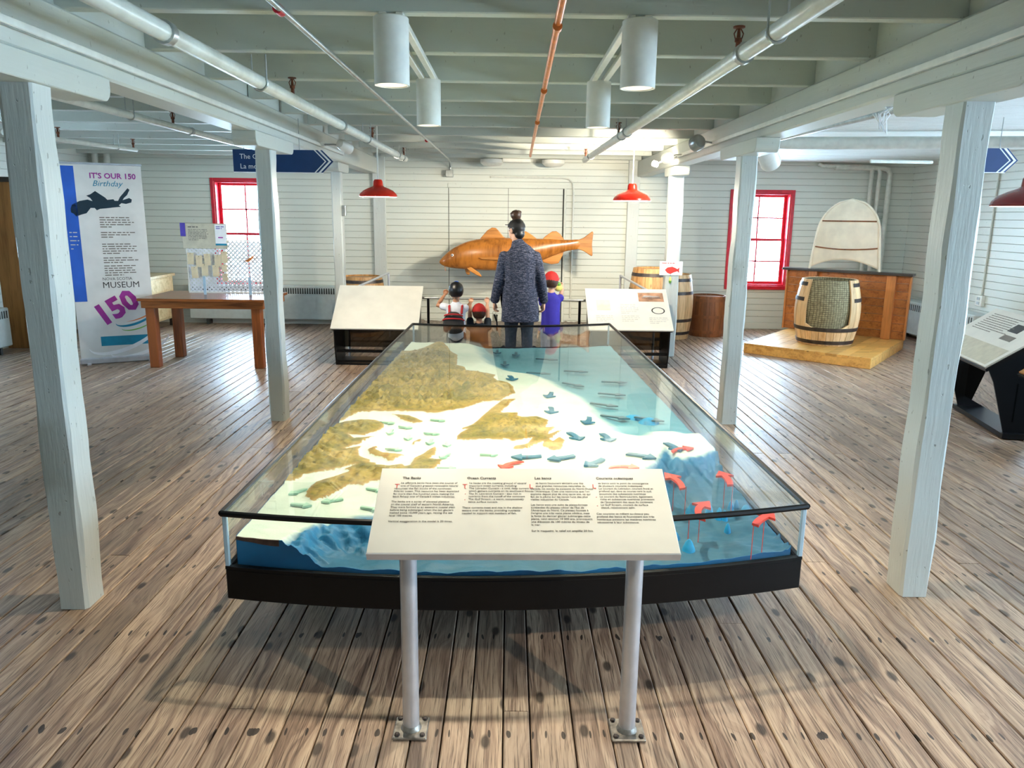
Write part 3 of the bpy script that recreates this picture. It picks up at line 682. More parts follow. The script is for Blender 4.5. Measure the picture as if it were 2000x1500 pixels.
# ================================================================== MAIN LABEL STAND
st = thing('label_stand', 'angled cream text panel on two aluminium posts before the display case', 'sign stand', (.05, 2.34, 0))
A0, B0 = Vector((-.422, 2.15, .748)), Vector((.527, 2.15, .756)); A1, B1 = Vector((-.419, 2.48, .905)), Vector((.531, 2.48, .917))
ax = (B0-A0).normalized(); ay = (A1-A0); H_ = ay.length; ay = (ay-ax*ay.dot(ax)).normalized(); az = ax.cross(ay); W_ = (B0-A0).length
def sp(u, v, lift=0): return A0+ax*u+ay*v+az*lift
pn = MB().obox(sp(W_/2, H_/2, -.007), ax, ay, az, W_/2, H_/2, .006).build('panel', 'cream', st, bevel=.001)
MB().obox(sp(W_/2, H_/2, -.018), ax, ay, az, W_/2-.004, H_/2-.004, .005).build('backing_plate', 'alu', st)
MB().obox(sp(W_/2, -.003, -.012), ax, ay, az, W_/2, .003, .013).build('edge_trim', 'alu', st)
for x_ in (-.322, .424):
    zt = A0.z+.5*(A1.z-A0.z)+.02
    po = MB().lathe([(.0285, .012), (.0285, zt-.035)], 24, (x_, 2.34, 0)).build('post', 'alu', st, smooth=True)
    q = MB().lathe([(.036, .012), (.033, .02), (.029, .028)], 24, (x_, 2.34, 0)).build('weld_collar', 'steel', st, smooth=True); q.parent = po
    pl_ = MB().box(x_-.058, x_+.058, 2.282, 2.398, .001, .012).build('foot_plate', 'steel', st, bevel=.003)
    for i in (-1, 1):
        for j in (-1, 1):
            b_ = MB().lathe([(.009, .012), (.009, .019), (.005, .021)], 6, (x_+i*.043, 2.34+j*.043, 0)).build('bolt', 'hoop', st); b_.parent = pl_
    MB().obox(sp(x_-A0.x, H_*.45, -.03), ax, ay, az, .05, .09, .008).build('bracket', 'alu', st)
EN1 = "offshore banks have been the source of\none of Canada's greatest renewable natural\nresources: the fish stocks of the northwest\nAtlantic ocean. This resource has been exploited\nfor more than five hundred years, making the\nbank fishery one of Canada's oldest industries."
EN2 = "The banks are a series of elevated plateaus\non the coastal shelf of eastern North America.\nThey were formed as an extensive coastal plain\nbefore being submerged when the last glaciers\nmelted some 10,000 years ago, raising the sea\nlevel 100 metres."
EN3 = "Vertical exaggeration in the model is 20 times."
OC1 = "he banks are the meeting ground of several\nimportant ocean currents, including:\nThe Labrador Current - a cold, deep current\nwhich gathers nutrients on its southward flow\nThe St. Lawrence Current - also rich in\nnutrients from the runoff of the continent\nThe Gulf Stream - a warm, comparatively\nsaline surface current."
OC2 = "These currents meet and mix in the shallow\nwaters over the banks, providing nutrients\nneeded to support vast numbers of fish."
FR1 = "es bancs hauturiers abritent une des\nplus grandes ressources naturelles du\nCanada, les stocks de poissons du Nord-Ouest\nde l'Atlantique. C'est une ressource que l'on\nexploite depuis plus de cinq cents ans, ce qui\nfait de la p\u00eache sur les bancs l'une des plus\nvieilles industries du Canada."
FR2 = "Les bancs sont une suite de plates-formes\nsur\u00e9lev\u00e9es du plateau c\u00f4tier de l'Est de\nl'Am\u00e9rique du Nord. Ce plateau formait \u00e0\nl'origine une tr\u00e8s vaste plaine c\u00f4ti\u00e8re, mais\nla fonte du dernier glacier submergea cette\nplaine, voici environ 10 000 ans, provoquant\nune \u00e9l\u00e9vation de 100 m\u00e8tres du niveau de\nla mer."
FR3 = "Sur la maquette, le relief est amplifi\u00e9 20 fois."
OF1 = "es bancs sont le point de convergence\nde plusieurs courants oc\u00e9aniques:\nLe courant du Labrador, courant froid et\nprofond qui, dans sa course vers le sud,\naccumule des substances nutritives\nLe courant du Saint-Laurent, \u00e9galement\nriche en substances nutritives provenant\nde l'\u00e9coulement des eaux du continent\nLe Gulf Stream, courant de surface\nchaud, relativement salin."
OF2 = "Ces courants se m\u00ealent au-dessus peu\nprofond des bancs et fournissent aux tr\u00e8s\nnombreux poissons les mati\u00e8res nutritives\nn\u00e9cessaires \u00e0 leur subsistance."
LS = .0098
def blk(u, v, body, s=.0108, mat='ink', ls=1.12, bold=0): return text('lettering', body, s, sp(u, v, 0), ax, ay, mat, pn, spacing=ls, lift=.0003, bold=bold, thick=.0002)
hv = H_-.052
for u, s_ in [(.075, 'The Banks'), (.29, 'Ocean Currents'), (.515, 'Les bancs'), (.72, 'Courants oc\u00e9aniques')]: blk(u, hv, s_, .0145, bold=.0003)
for u, s_ in [(.056, 'T'), (.28, 'T'), (.5, 'L'), (.708, 'L')]:
    q = blk(u-.004, hv-.042, s_, .027, 'redink')
LP = .01275
blk(.066+.006, hv-.022, 'he '+EN1.split('\n')[0]); blk(.066+.006, hv-.022-LP, EN1.split('\n')[1]); blk(.052, hv-.022-2*LP, '\n'.join(EN1.split('\n')[2:])); blk(.05, hv-.022-6.6*LP, EN2); blk(.05, hv-.022-13.2*LP, EN3)
blk(.298, hv-.022, OC1); blk(.28, hv-.022-8.6*LP, OC2)
for i in (2, 4, 6): blk(.285, hv-.022-i*LP, '\u2022', .012, 'redink')
blk(.518, hv-.022, FR1.split('\n')[0], mat='ink'); blk(.518, hv-.022-LP, FR1.split('\n')[1]); blk(.5, hv-.022-2*LP, '\n'.join(FR1.split('\n')[2:])); blk(.5, hv-.022-7.6*LP, FR2); blk(.5, hv-.022-16.2*LP, FR3)
blk(.725, hv-.022, OF1); blk(.708, hv-.022-10.6*LP, OF2)
for i in (2, 5, 8): blk(.712, hv-.022-i*LP, '\u2022', .012, 'redink')
# ================================================================== CEILING SERVICES
# cylinder downlights on two short tracks
for side, sx in (('left', -1), ('right', 1)):
    xc = -.50 if sx < 0 else .53
    tr = thing('lighting_track', f'short white double ceiling track carrying two cylinder lights, {side} of the copper pipe', 'light track', (xc, 4.2, 2.53))
    for dx in (-.035, .035): MB().box(xc+dx-.016, xc+dx+.016, 3.42, 5.08, 2.53, 2.559).build('rail', 'white', tr, bevel=.003)
    MB().box(xc-.03, xc+.03, 3.5, 3.56, 2.512, 2.53).build('feed_clip', 'galv', tr)
    for near, yc in ((True, 3.42), (False, 4.92)):
        t = thing('cylinder_downlight', f"{'nearer' if near else 'farther'} white cylinder ceiling light {side} of the copper pipe", 'ceiling light', (xc, yc, 2.27), 'white cylinder ceiling lights')
        MB().lathe([(.0, .012), (.062, .012), (.062, .004), (.066, .0), (.073, .0), (.0735, .006), (.0735, .262), (.069, .266), (.0, .266)], 32, (xc, yc, 2.27), cap=False).build('housing', 'white', t, smooth=True)
        MB().lathe([(.055, .262), (.055, .292)], 10, (xc, yc, 2.236), a0=.3).build('canopy_box', 'galv', t)
        MB().tube([(xc, yc-.02, 2.528), (xc-.01, yc-.02, 2.54)], .012, 8).build('stem', 'galv', t)
        MB().lathe([(.0, .0), (.06, .0), (.06, .008), (0, .008)], 24, (xc, yc, 2.273), cap=False).build('lamp_lens', 'bulb', t, smooth=True)
        l = lamp('downlight_beam', 'SPOT', (xc, yc, 2.262), 112 if near else 112, (1, .90, .72), (xc*.85, yc+.05, 0), 104, .55, .03); l.parent = None
M['valve_red'] = M['redpaint']
def pipe(label, pts, r, mat='pipe', cat='pipe', name='ceiling_pipe', n=14, rings=(), hangers=(), heads=(), zc=2.56):
    c = Vector(pts[len(pts)//2]); t = thing(name, label, cat, tuple(c))
    MB().tube(pts, r, n).build('pipe_run', mat, t, smooth=True)
    A, B = Vector(pts[0]), Vector(pts[-1])
    def atY(y): 
        k = (y-A.y)/(B.y-A.y); return A.lerp(B, k)
    for y in rings:
        p = atY(y); MB().tube([p-(B-A).normalized()*.022, p+(B-A).normalized()*.022], r*1.28, n).build('coupling', 'galv' if mat != 'copper' else 'copper', t, smooth=True)
    for y in hangers:
        p = atY(y)
        for dx in (-1, 1): MB().tube([p+X*dx*r*1.05, p+X*dx*r*1.05+Z*(zc-p.z)+X*dx*.0], .005, 6).build('hanger_rod', 'galv', t)
        MB().tube([p+Vector((r*1.15*math.cos(a), 0, r*1.15*math.sin(a))) for a in [math.pi+math.pi*i/8 for i in range(9)]], .006, 6).build('hanger_strap', 'galv', t)
    for y in heads:
        p = atY(y); h = MB(); h.lathe([(.011, r*.6), (.011, r+.03), (.016, r+.032), (.016, r+.045), (.009, r+.05), (.006, r+.085), (.026, r+.088), (.026, r+.094), (0, r+.096)], 10, p)
        for dx in (-1, 1): h.tube([p+Z*(r+.045)+X*.014*dx, p+Z*(r+.065)+X*.02*dx, p+Z*(r+.088)+X*.006*dx], .003, 6)
        h.build('sprinkler_head', 'rust', t, smooth=True)
    return t
pipe('thick white sprinkler pipe under the joists, left of the ceiling tracks', [(-1.34, -2.5, 2.42), (-1.345, 10.2, 2.42)], .036, rings=(3.2, 6.4, 9.5), hangers=(4.35, 7.5, 9.9), heads=(5.0, 7.8, 10.1))
pipe('white sprinkler pipe under the joists, right of the ceiling tracks', [(1.02, -2.5, 2.42), (.93, 10.0, 2.42)], .034, rings=(3.45, 6.6), hangers=(3.05, 6.9, 9.3), heads=(3.55, 7.1, 9.9))
pipe('white sprinkler pipe over the left aisle, behind the near post', [(-2.72, -2, 2.42), (-2.8, 9.0, 2.42)], .028, hangers=(5.9,), heads=(6.65,), rings=(7.0,))
pipe('short white sprinkler pipe above the roll-up banner', [(-4.6, 7.3, 2.42), (-4.32, 9.25, 2.42)], .024, hangers=(8.9,), heads=(8.0, 9.2))
pipe('slim grey sprinkler pipe under the white boarded ceiling at right', [(2.75, -2, 2.42), (2.16, 11.0, 2.42)], .022, hangers=(10.0,), heads=(5.3, 10.8), zc=2.57, mat='galv')
pipe('short white sprinkler pipe in the right aisle near the corner', [(4.2, 9.3, 2.4), (4.95, 9.35, 2.4)], .02, zc=2.57)
pipe('copper-orange pipe running down the middle of the ceiling', [(.13, -2.5, 2.53), (.262, 10.3, 2.53), (.262, 10.6, 2.5)], .016, 'copper', rings=(3.46, 5.15, 6.84))
pipe('fat white duct pipe crossing the right aisle ceiling', [(2.5, 8.0, 2.47), (XR-.02, 7.4, 2.47)], .06, zc=2.57)
t = pipe('slim grey conduit with red clips running to the wall box', [(-.93, -2.5, 2.535), (-.91, 11.6, 2.535), (-.912, 12.0, 2.51), (-.918, 12.17, 2.44), (-.92, 12.175, 2.39)], .013, 'galv', 'conduit', 'ceiling_conduit')
for y in (3.32, 8.9): MB().tube([(-.93, y-.03, 2.535), (-.93, y+.03, 2.535)], .02, 10).build('red_clip', 'redpaint', t, smooth=True)
o = MB().box(-.985, -.875, 12.1, 12.2, 2.29, 2.395).build('junction_box', 'galv', bevel=.005); tag(recenter(o), 'grey junction box high on the back wall above the fish', 'junction box')
o = MB(); o.tube([(-.3, 12.185, 2.3), (.8, 12.185, 2.3), (.9, 12.185, 2.28), (.96, 12.185, 2.22), (.975, 12.185, 2.1), (.975, 12.185, .15)], .014, 8)
o = o.build('wall_conduit', 'pipe', smooth=True); tag(recenter(o), 'painted conduit bending down the back wall right of the doorway', 'conduit')
t = thing('emergency_light', 'pale twin-head emergency light under the back ceiling', 'emergency light', (-.1, 11.9, 2.5))
MB().box(-.12, .3, 11.83, 11.99, 2.5, 2.556).build('housing', 'white', t, bevel=.01)
for dx in (-.3, .62): MB().lathe([(.0, -.05), (.12, -.04), (.17, .0), (.17, .05), (.1, .065)], 16, (.02+dx, 11.91, 2.49)).build('lamp_head', 'white', t, smooth=True)
# pipes in the far right corner
t = thing('corner_pipes', 'bundle of grey-painted riser pipes in the far right corner', 'pipe', (5.7, 12.1, 0))
MB().tube([(5.52, 12.13, .05), (5.52, 12.13, 2.5)], .03, 12).build('riser', 'pipe', t, smooth=True)
MB().tube([(5.64, 12.13, .05), (5.64, 12.13, 2.44), (5.60, 12.13, 2.5), (5.5, 12.13, 2.52), (4.75, 12.13, 2.52), (4.7, 12.13, 2.56)], .03, 12).build('riser', 'pipe', t, smooth=True)
MB().tube([(5.8, 12.13, .05), (5.8, 12.13, 2.42), (5.76, 12.13, 2.48), (5.68, 12.13, 2.5), (4.95, 12.13, 2.5)], .038, 12).build('riser', 'pipe', t, smooth=True)
t = thing('corner_pipes', 'pair of painted riser pipes in the far left corner behind the banner', 'pipe', (-6.2, 12.1, 0))
for x_ in (-6.3, -6.12): MB().tube([(x_, 12.12, .02), (x_, 12.12, 2.8)], .045, 12).build('riser', 'pipe', t, smooth=True)
t = thing('wall_conduit', 'thin white conduit with socket box on the right wall', 'conduit', (XR, 10.05, .7))
MB().tube([(XR-.015, 10.05, 2.5), (XR-.015, 10.05, .78)], .012, 8).build('conduit_run', 'pipe', t, smooth=True)
bx = MB().box(XR-.05, XR, 9.98, 10.12, .64, .78).build('socket_box', 'white', t, bevel=.006)
for dz in (-.03, .03): q = MB().box(XR-.056, XR-.049, 10.02, 10.08, .71+dz-.018, .71+dz+.018).build('socket', 'galv', t); q.parent = bx

# ------------------------------------------------------------------ pendants
def pendant(label, cx, cy, zb, mat, en, ztop=2.80):
    t = thing('pendant_lamp', label, 'pendant lamp', (cx, cy, zb), 'enamel pendant lamps')
    prof = [(.188, .0), (.192, .006), (.19, .012), (.182, .03), (.15, .06), (.105, .082), (.062, .098), (.05, .108), (.046, .15), (.036, .168), (.0, .17)]
    inn = [(.0, .10), (.05, .095), (.098, .076), (.143, .054), (.175, .026), (.184, .008), (.188, .0)]
    MB().lathe(prof, 40, (cx, cy, zb), cap=False).build('shade', mat, t, smooth=True)
    MB().lathe(inn, 40, (cx, cy, zb-.001), cap=False).build('shade_lining', 'white', t, smooth=True)
    MB().lathe([(.0, .008), (.02, .012), (.031, .03), (.028, .05), (.016, .072), (.015, .095)], 16, (cx, cy, zb)).build('bulb', 'bulb2', t, smooth=True)
    MB().tube([(cx, cy, zb+.165), (cx, cy, ztop-.005)], .007, 8).build('stem', 'white', t, smooth=True)
    MB().lathe([(.05, 0), (.045, .012), (.012, .02)], 20, (cx, cy, ztop), (0, 0, -1)).build('ceiling_rose', 'white', t, smooth=True)
    lamp('pendant_glow', 'POINT', (cx, cy, zb-.01), en, WARM, None, radius=.03)
pendant('red enamel pendant lamp left of the woman, before the wall', -1.333, 8.0, 1.905, 'red_enamel', 75)
pendant('red enamel pendant lamp hanging right of the copper pipe', 1.234, 8.0, 1.895, 'red_enamel', 75)
pendant('dark red pendant lamp cut off by the right edge', 2.93, 4.45, 1.826, 'dkred_enamel', 14, 2.572)

# ------------------------------------------------------------------ track spotlights
def spot(label, p, target, en, r=.055, L=.16, mat='white', size=55, anchor=None, lens='bulb', kind='spotlight', soft=.03, blend=.6, col=WARM):
    p, target = Vector(p), Vector(target); d = (target-p).normalized(); t = thing('track_spotlight', label, kind, tuple(p))
    MB().lathe([(r*.45, -L), (r*.8, -L*.94), (r, -L*.7), (r, .0), (r*.94, .0), (r*.9, -.012)], 24, p, tuple(d)).build('lamp_can', mat, t, smooth=True)
    MB().lathe([(.0, -.014), (r*.88, -.014), (r*.88, -.008), (.0, -.006)], 20, p, tuple(d), cap=False).build('lens', lens, t, smooth=True)
    if anchor:
        a = Vector(anchor); MB().tube([p-d*L*.5, (p-d*L*.5).lerp(a, .5)+Z*.01, a], .008, 8).build('arm', 'galv', t, smooth=True)
        MB().obox(a, X, Y, Z, .02, .035, .018).build('track_adapter', 'white', t, bevel=.003)
    if en: lamp('spotlight_beam', 'SPOT', tuple(p+d*.01), en, col, tuple(target), size, blend, soft)
spot('white spotlight on the left track near the rear post', (-1.63, 8.1, 2.37), (0.5, 11.9, 1.0), 30, anchor=(-1.90, 8.1, 2.41), size=70)
spot('grey round spotlight on the right track, lens turned to the wall', (1.70, 7.4, 2.40), (-.4, 12.2, 1.1), 150, r=.07, L=.09, mat='galv', anchor=(1.875, 7.4, 2.41), size=75)
spot('glowing white floodlight on the bolster of the rear right post', (1.70, 8.75, 2.36), (.4, 12.2, 1.6), 260, r=.06, L=.1, anchor=(1.89, 8.75, 2.41), size=125, blend=.9, soft=.05)
spot('large white cylinder spotlight on the outer side of the post by the platform', (2.2, 6.74, 2.20), (4.3, 10.0, .2), 70, r=.085, L=.24, anchor=(2.05, 6.5, 2.36), size=60)
spot('small bare white lamp beside the floodlight, aimed at the ceiling', (1.62, 9.05, 2.33), (.5, 9.9, 2.8), 40, r=.035, L=.06, anchor=(1.90, 9.0, 2.41), size=150, blend=1)
# track lamps nearer the entrance, behind the viewer, lighting the foreground
spot('white track spotlight near the entrance on the right-hand track', (1.72, .6, 2.36), (.7, 2.0, 0), 125, anchor=(1.80, .6, 2.41), size=85, blend=.9)
spot('white track spotlight near the entrance on the left-hand track', (-1.70, .4, 2.36), (.3, 2.2, .6), 12, anchor=(-1.77, .4, 2.41), size=80, blend=.9)
# ================================================================== HANGING SIGNS
def arrow_sign(label, x0, x1, z0, z1, y, lines, hang):
    t = thing('arrow_sign', label, 'sign', ((x0+x1)/2, y, z0)); h = (z1-z0)/2; zc = (z0+z1)/2
    MB().prism([(x0, z0), (x1-h, z0), (x1, zc), (x1-h, z1), (x0, z1)], (0, y, 0), X, Z, Y, .018).build('board', 'navy', t)
    for d, wd in ((.0, .022), (.045, .012)):
        q = .016+d
        MB().prism([(x1-h-q-wd, z0), (x1-h-q, z0), (x1-q, zc), (x1-h-q, z1), (x1-h-q-wd, z1), (x1-q-wd, zc)], (0, y-.003, 0), X, Z, Y, .003).build('chevron', 'signwhite', t)
    MB().box(x0, x1-h, y-.001, y+.019, z0-.006, z0).build('rim', 'signwhite', t)
    for i, s in enumerate(lines): text('lettering', s, .062, (x0+.06, y, z1-.082-.085*i), X, Z, 'signwhite', t, lift=.0015)
    for x_ in hang: MB().tube([(x_, y+.009, z1-.01), (x_, y+.009, 2.56)], .004, 6).build('hanger_wire', 'galv', t)
arrow_sign('navy arrow sign with white lettering hung behind a post on the left', -2.50, -1.60, 2.095, 2.29, 7.2, ['The Cod', 'La morue'], (-2.4, -1.9))
arrow_sign('navy arrow sign tip showing beside the near right post', 3.72, 4.14, 2.13, 2.318, 6.5, [], (3.8, 3.98))

# ================================================================== ROLL-UP BANNER
P0, P1 = Vector((-4.908, 8.694, 0)), Vector((-4.20, 9.06, 0)); bw = (P1-P0).length; bx_ = (P1-P0).normalized(); bn = bx_.cross(Z)  # bn faces the room
BH = 2.24
bt = thing('rollup_banner', 'tall white and blue roll-up banner with a purple 150 near the bottom', 'banner', tuple((P0+P1)/2))
def bp(u, v, d=0): return P0+bx_*u+Z*v+bn*d
sheet = MB().obox(bp(bw/2, BH/2+.03, 0), bx_, bn, Z, bw/2, .002, BH/2-.03).build('sheet', 'banner', bt)
MB().obox(bp(bw/2, .035, 0), bx_, bn, Z, bw/2+.01, .05, .034).build('base_cassette', 'alu', bt, bevel=.01)
MB().obox(bp(bw/2, BH, 0), bx_, bn, Z, bw/2+.01, .009, .012).build('top_bar', 'alu', bt, bevel=.003)
MB().tube([bp(bw/2, .06, -.03), bp(bw/2, BH, -.012)], .01, 8).build('support_pole', 'alu', bt)
for u in (.08, bw-.08): MB().obox(bp(u, .01, .02), bx_, bn, Z, .02, .11, .008).build('foot', 'alu', bt)
def bpr(poly, mat, d=.0022, nm='print'):
    q = MB().prism(poly, bp(0, 0, d), bx_, Z, bn, .0006).build(nm, mat, sheet); return q
bpr([(0, BH-.03), (.125, BH-.03), (.125, .72), (0, .72)], 'bblue', nm='blue_stripe')
ns = [(0.057,1.752), (0.074,1.794), (0.152,1.835), (0.233,1.852), (0.279,1.835), (0.261,1.868), (0.223,1.893), (0.264,1.909), (0.314,1.946), (0.364,1.909), (0.409,1.876), (0.428,1.852), (0.489,1.86), (0.501,1.843), (0.535,1.843), (0.557,1.885), (0.599,1.934), (0.642,1.984), (0.661,1.967), (0.632,1.909), (0.597,1.876), (0.582,1.852), (0.65,1.876), (0.676,1.86), (0.668,1.827), (0.613,1.81), (0.567,1.818), (0.539,1.794), (0.558,1.777), (0.483,1.769), (0.429,1.761), (0.347,1.752), (0.313,1.736), (0.294,1.761), (0.254,1.761), (0.209,1.703), (0.153,1.686), (0.104,1.666), (0.086,1.694), (0.058,1.711)]
bpr(ns, 'bnavy', nm='map_silhouette')
text('lettering', "IT'S OUR 150", .082, bp(.27, 2.085), bx_, Z, 'bpurple', sheet, lift=.0025, bold=.002)
text('lettering', "TH", .035, bp(.665, 2.11), bx_, Z, 'bpurple', sheet, lift=.0025)
text('lettering', "Birthday", .088, bp(.29, 2.0), bx_, Z, 'bteal', sheet, lift=.0025, shear=.35)
for v, rows in [(1.665, 5), (1.50, 3), (1.37, 5), (1.215, 3), (1.125, 5)]:
    q = greek('small_print', rows, bp(.33, v, .002), bx_, Z, 'inkgrey', sheet, .36, .026, .016, seed=int(v*100), lift=.0012)
q = greek('small_print', 5, bp(.02, 1.50, .002), bx_, Z, 'bgrey', sheet, .09, .045, .016, seed=4, lift=.0018)
text('lettering', "NOVA SCOTIA", .046, bp(.298, .955), bx_, Z, 'ink', sheet, lift=.0025, spacing=1)
text('lettering', "MUSEUM", .098, bp(.292, .868), bx_, Z, 'ink', sheet, lift=.0025)
ca, sa = math.cos(.5), math.sin(.5)
text('lettering', "150", .32, bp(.25, .43), bx_*ca+Z*sa, Z*ca-bx_*sa, 'bpurple', sheet, lift=.0026, bold=.014)
def sw(pts, wds, mat): MB().strip(pts, wds, bp(0, 0, .0024), bx_, Z, bn, .0006).build('swoosh', mat, sheet)
def curve(c, a, b, t0, t1, rot, n=16):
    out = []
    for i in range(n+1):
        q = t0+(t1-t0)*i/n; x_, y_ = a*math.cos(q), b*math.sin(q); out.append((c[0]+x_*math.cos(rot)-y_*math.sin(rot), c[1]+x_*math.sin(rot)+y_*math.cos(rot)))
    return out
W16 = [.002+.012*math.sin(math.pi*i/16) for i in range(17)]
sw(curve((.58, .51), .2, .07, math.pi, 2*math.pi, .3), W16, 'bteal'); sw(curve((.6, .56), .2, .07, math.pi*1.3, 2*math.pi, .3), [x_*.5 for x_ in W16], 'borange'); sw(curve((.6, .43), .16, .05, math.pi, 2*math.pi, .25), [x_*.5 for x_ in W16], 'bgreen')
bpr([(.22, .20), (bw-.005, .20), (bw-.005, .31), (.22, .31)], 'bteal', nm='teal_band')
sw(curve((.45, .30), .38, .15, math.pi, 2*math.pi, .35), [x_*1.6 for x_ in W16], 'signwhite'); sw(curve((.62, .2), .33, .11, math.pi, 2*math.pi, .3), [x_*1.4 for x_ in W16], 'signwhite')

# ================================================================== TABLE WITH TAG BOARD
TX0, TX1, TY0, TY1, TZ = -4.12, -2.70, 8.5, 9.38, .79
t = thing('wooden_table', 'varnished brown wooden table with thick square legs', 'table', ((TX0+TX1)/2, (TY0+TY1)/2, 0))
for i in range(5):
    a = TY0+(TY1-TY0)*i/5; MB().box(TX0, TX1, a+.0006, a+(TY1-TY0)/5-.0006, TZ-.03, TZ).build('top_plank', 'tablewood', t, bevel=.003)
MB().box(TX0+.03, TX1-.03, TY0+.03, TY0+.055, TZ-.11, TZ-.03).build('apron', 'tablewood', t, bevel=.003); MB().box(TX0+.03, TX1-.03, TY1-.055, TY1-.03, TZ-.11, TZ-.03).build('apron', 'tablewood', t, bevel=.003)
for x_ in (TX0+.03, TX1-.055): MB().box(x_, x_+.025, TY0+.055, TY1-.055, TZ-.11, TZ-.03).build('apron', 'tablewood', t, bevel=.003)
for x_ in (TX0+.06, TX1-.18):
    for y_ in (TY0+.057, TY1-.16): MB().box(x_, x_+.105, y_, y_+.1, 0, TZ-.03).build('leg', 'tableleg', t, bevel=.006)
YB_ = 9.2
t = thing('tag_display', 'white lattice board with beige header and hanging paper tags on the table', 'display board', (-3.35, YB_, TZ))
lat = MB(); x0, x1, z0, z1 = -3.80, -2.93, TZ+.0, TZ+.62
MB().box(x0-.015, x0, YB_-.008, YB_+.008, z0, z1+.18).build('frame_upright', 'white', t); MB().box(x1, x1+.015, YB_-.008, YB_+.008, z0, z1).build('frame_upright', 'white', t)
MB().box(x0, x1, YB_-.008, YB_+.008, z0, z0+.015).build('frame_rail', 'white', t); MB().box(x0, x1, YB_-.008, YB_+.008, z1-.012, z1).build('frame_rail', 'white', t)
s = .036
def seg(p, dx):
    # clip a 45 degree strip to the lattice frame
    u, v = p; L = min((x1-u) if dx > 0 else (u-x0), z1-.012-v); 
    if L > .01: lat.obox((u+dx*L/2, YB_+(.002 if dx > 0 else -.002), v+L/2), Vector((dx, 0, 1)).normalized(), Y, Vector((-dx, 0, 1)).normalized(), L*.7071, .0018, .0095)
u = x0
while u < x1: seg((u, z0+.015), 1); seg((u, z0+.015), -1); u += s*1.4
v = z0+.015+s*1.4
while v < z1: seg((x0, v), 1); seg((x1, v), -1); v += s*1.4
q = lat.build('lattice', 'pegwhite', t)
hd = MB().box(-3.84, -3.32, YB_-.016, YB_-.009, z1-.10, z1+.19).build('header_panel', 'beige', t, bevel=.001)
MB().box(-3.86, -3.80, YB_-.02, YB_-.016, z1+.04, z1+.195).build('violet_label', 'violet', t)
MB().box(-3.455, -3.325, YB_-.019, YB_-.016, z1-.05, z1+.18).build('white_label', 'signwhite', t); MB().box(-3.455, -3.325, YB_-.0195, YB_-.019, z1-.062, z1-.04).build('teal_label', 'bteal', t)
greek('small_print', 8, (-3.77, YB_-.016, z1+.125), X, Z, 'inkgrey', hd, .25, .017, .010, seed=9); greek('small_print', 1, (-3.77, YB_-.016, z1+.155), X, Z, 'ink', hd, .3, .017, .014, seed=3)
greek('small_print', 2, (-3.44, YB_-.019, z1+.16), X, Z, 'violet', hd, .1, .02, .013, seed=5); greek('small_print', 1, (-3.42, YB_-.019, z1+.04), X, Z, 'bpurple', hd, .09, .02, .02, seed=6)
for i, (x_, z_) in enumerate([(-3.80, .47), (-3.70, .44), (-3.60, .46), (-3.48, .45), (-3.40, .49), (-3.76, .31), (-3.64, .34), (-3.51, .33), (-3.40, .34), (-3.40, .23)]):
    wdt, ht = (.075, .135) if i < 8 else (.065, .09)
    g = tag(MB().obox((x_+wdt/2, YB_-.024-.002*(i % 3), z0+z_-ht/2), Vector((1, 0, .04*((i*7) % 3-1))).normalized(), Y, Vector((-.04*((i*7) % 3-1), 0, 1)).normalized(), wdt/2, .001, ht/2).build('paper_tag', 'paper'), '', 'tag')
    rowt = ['top', 'top', 'top', 'top', 'top', 'second', 'second', 'second', 'second', 'lowest'][i]; posn = ['leftmost', 'second', 'third', 'fourth', 'rightmost', 'leftmost', 'second', 'third', 'rightmost', 'only'][i]
    g['label'] = f'cream paper tag on the lattice board, {posn} in its {rowt} row'; g['group'] = 'cream paper tags'; recenter(g)
    gq = MB().lathe([(.004, 0), (.004, .002)], 8, (x_+wdt/2, YB_-.028, z0+z_-.012), (0, -1, 0)).build('eyelet', 'ink'); gq.data.transform(Matrix.Translation(-g.location)); gq.parent = g
o = MB(); rr = []
for i in range(13):
    a = i/12; rr.append([(-3.12+.13*a+.016*math.sin(q)*math.sin(math.pi*min(1, a*1.1+.05)), YB_-.03+.012*math.cos(q)*math.sin(math.pi*min(1, a*1.1+.05)), TZ+.38+.10*a*a+.018*math.cos(q)*math.sin(math.pi*min(1, a*1.1+.05))) for q in [2*math.pi*k/10 for k in range(10)]])
o.rings(rr); o = o.build('carved_ornament', 'copper', smooth=True); tag(recenter(o), 'small orange curved ornament hung on the lattice board', 'ornament')
t = thing('acrylic_stand', 'clear acrylic stand on the table before the lattice board', 'stand', (-3.28, 9.0, TZ))
MB().box(-3.58, -2.99, 8.97, 9.11, TZ+.21, TZ+.216).build('shelf', 'caseglass', t)
for x_ in (-3.56, -3.03): MB().box(x_, x_+.03, 8.985, 8.992, TZ, TZ+.21).build('leg', 'acrylic', t)
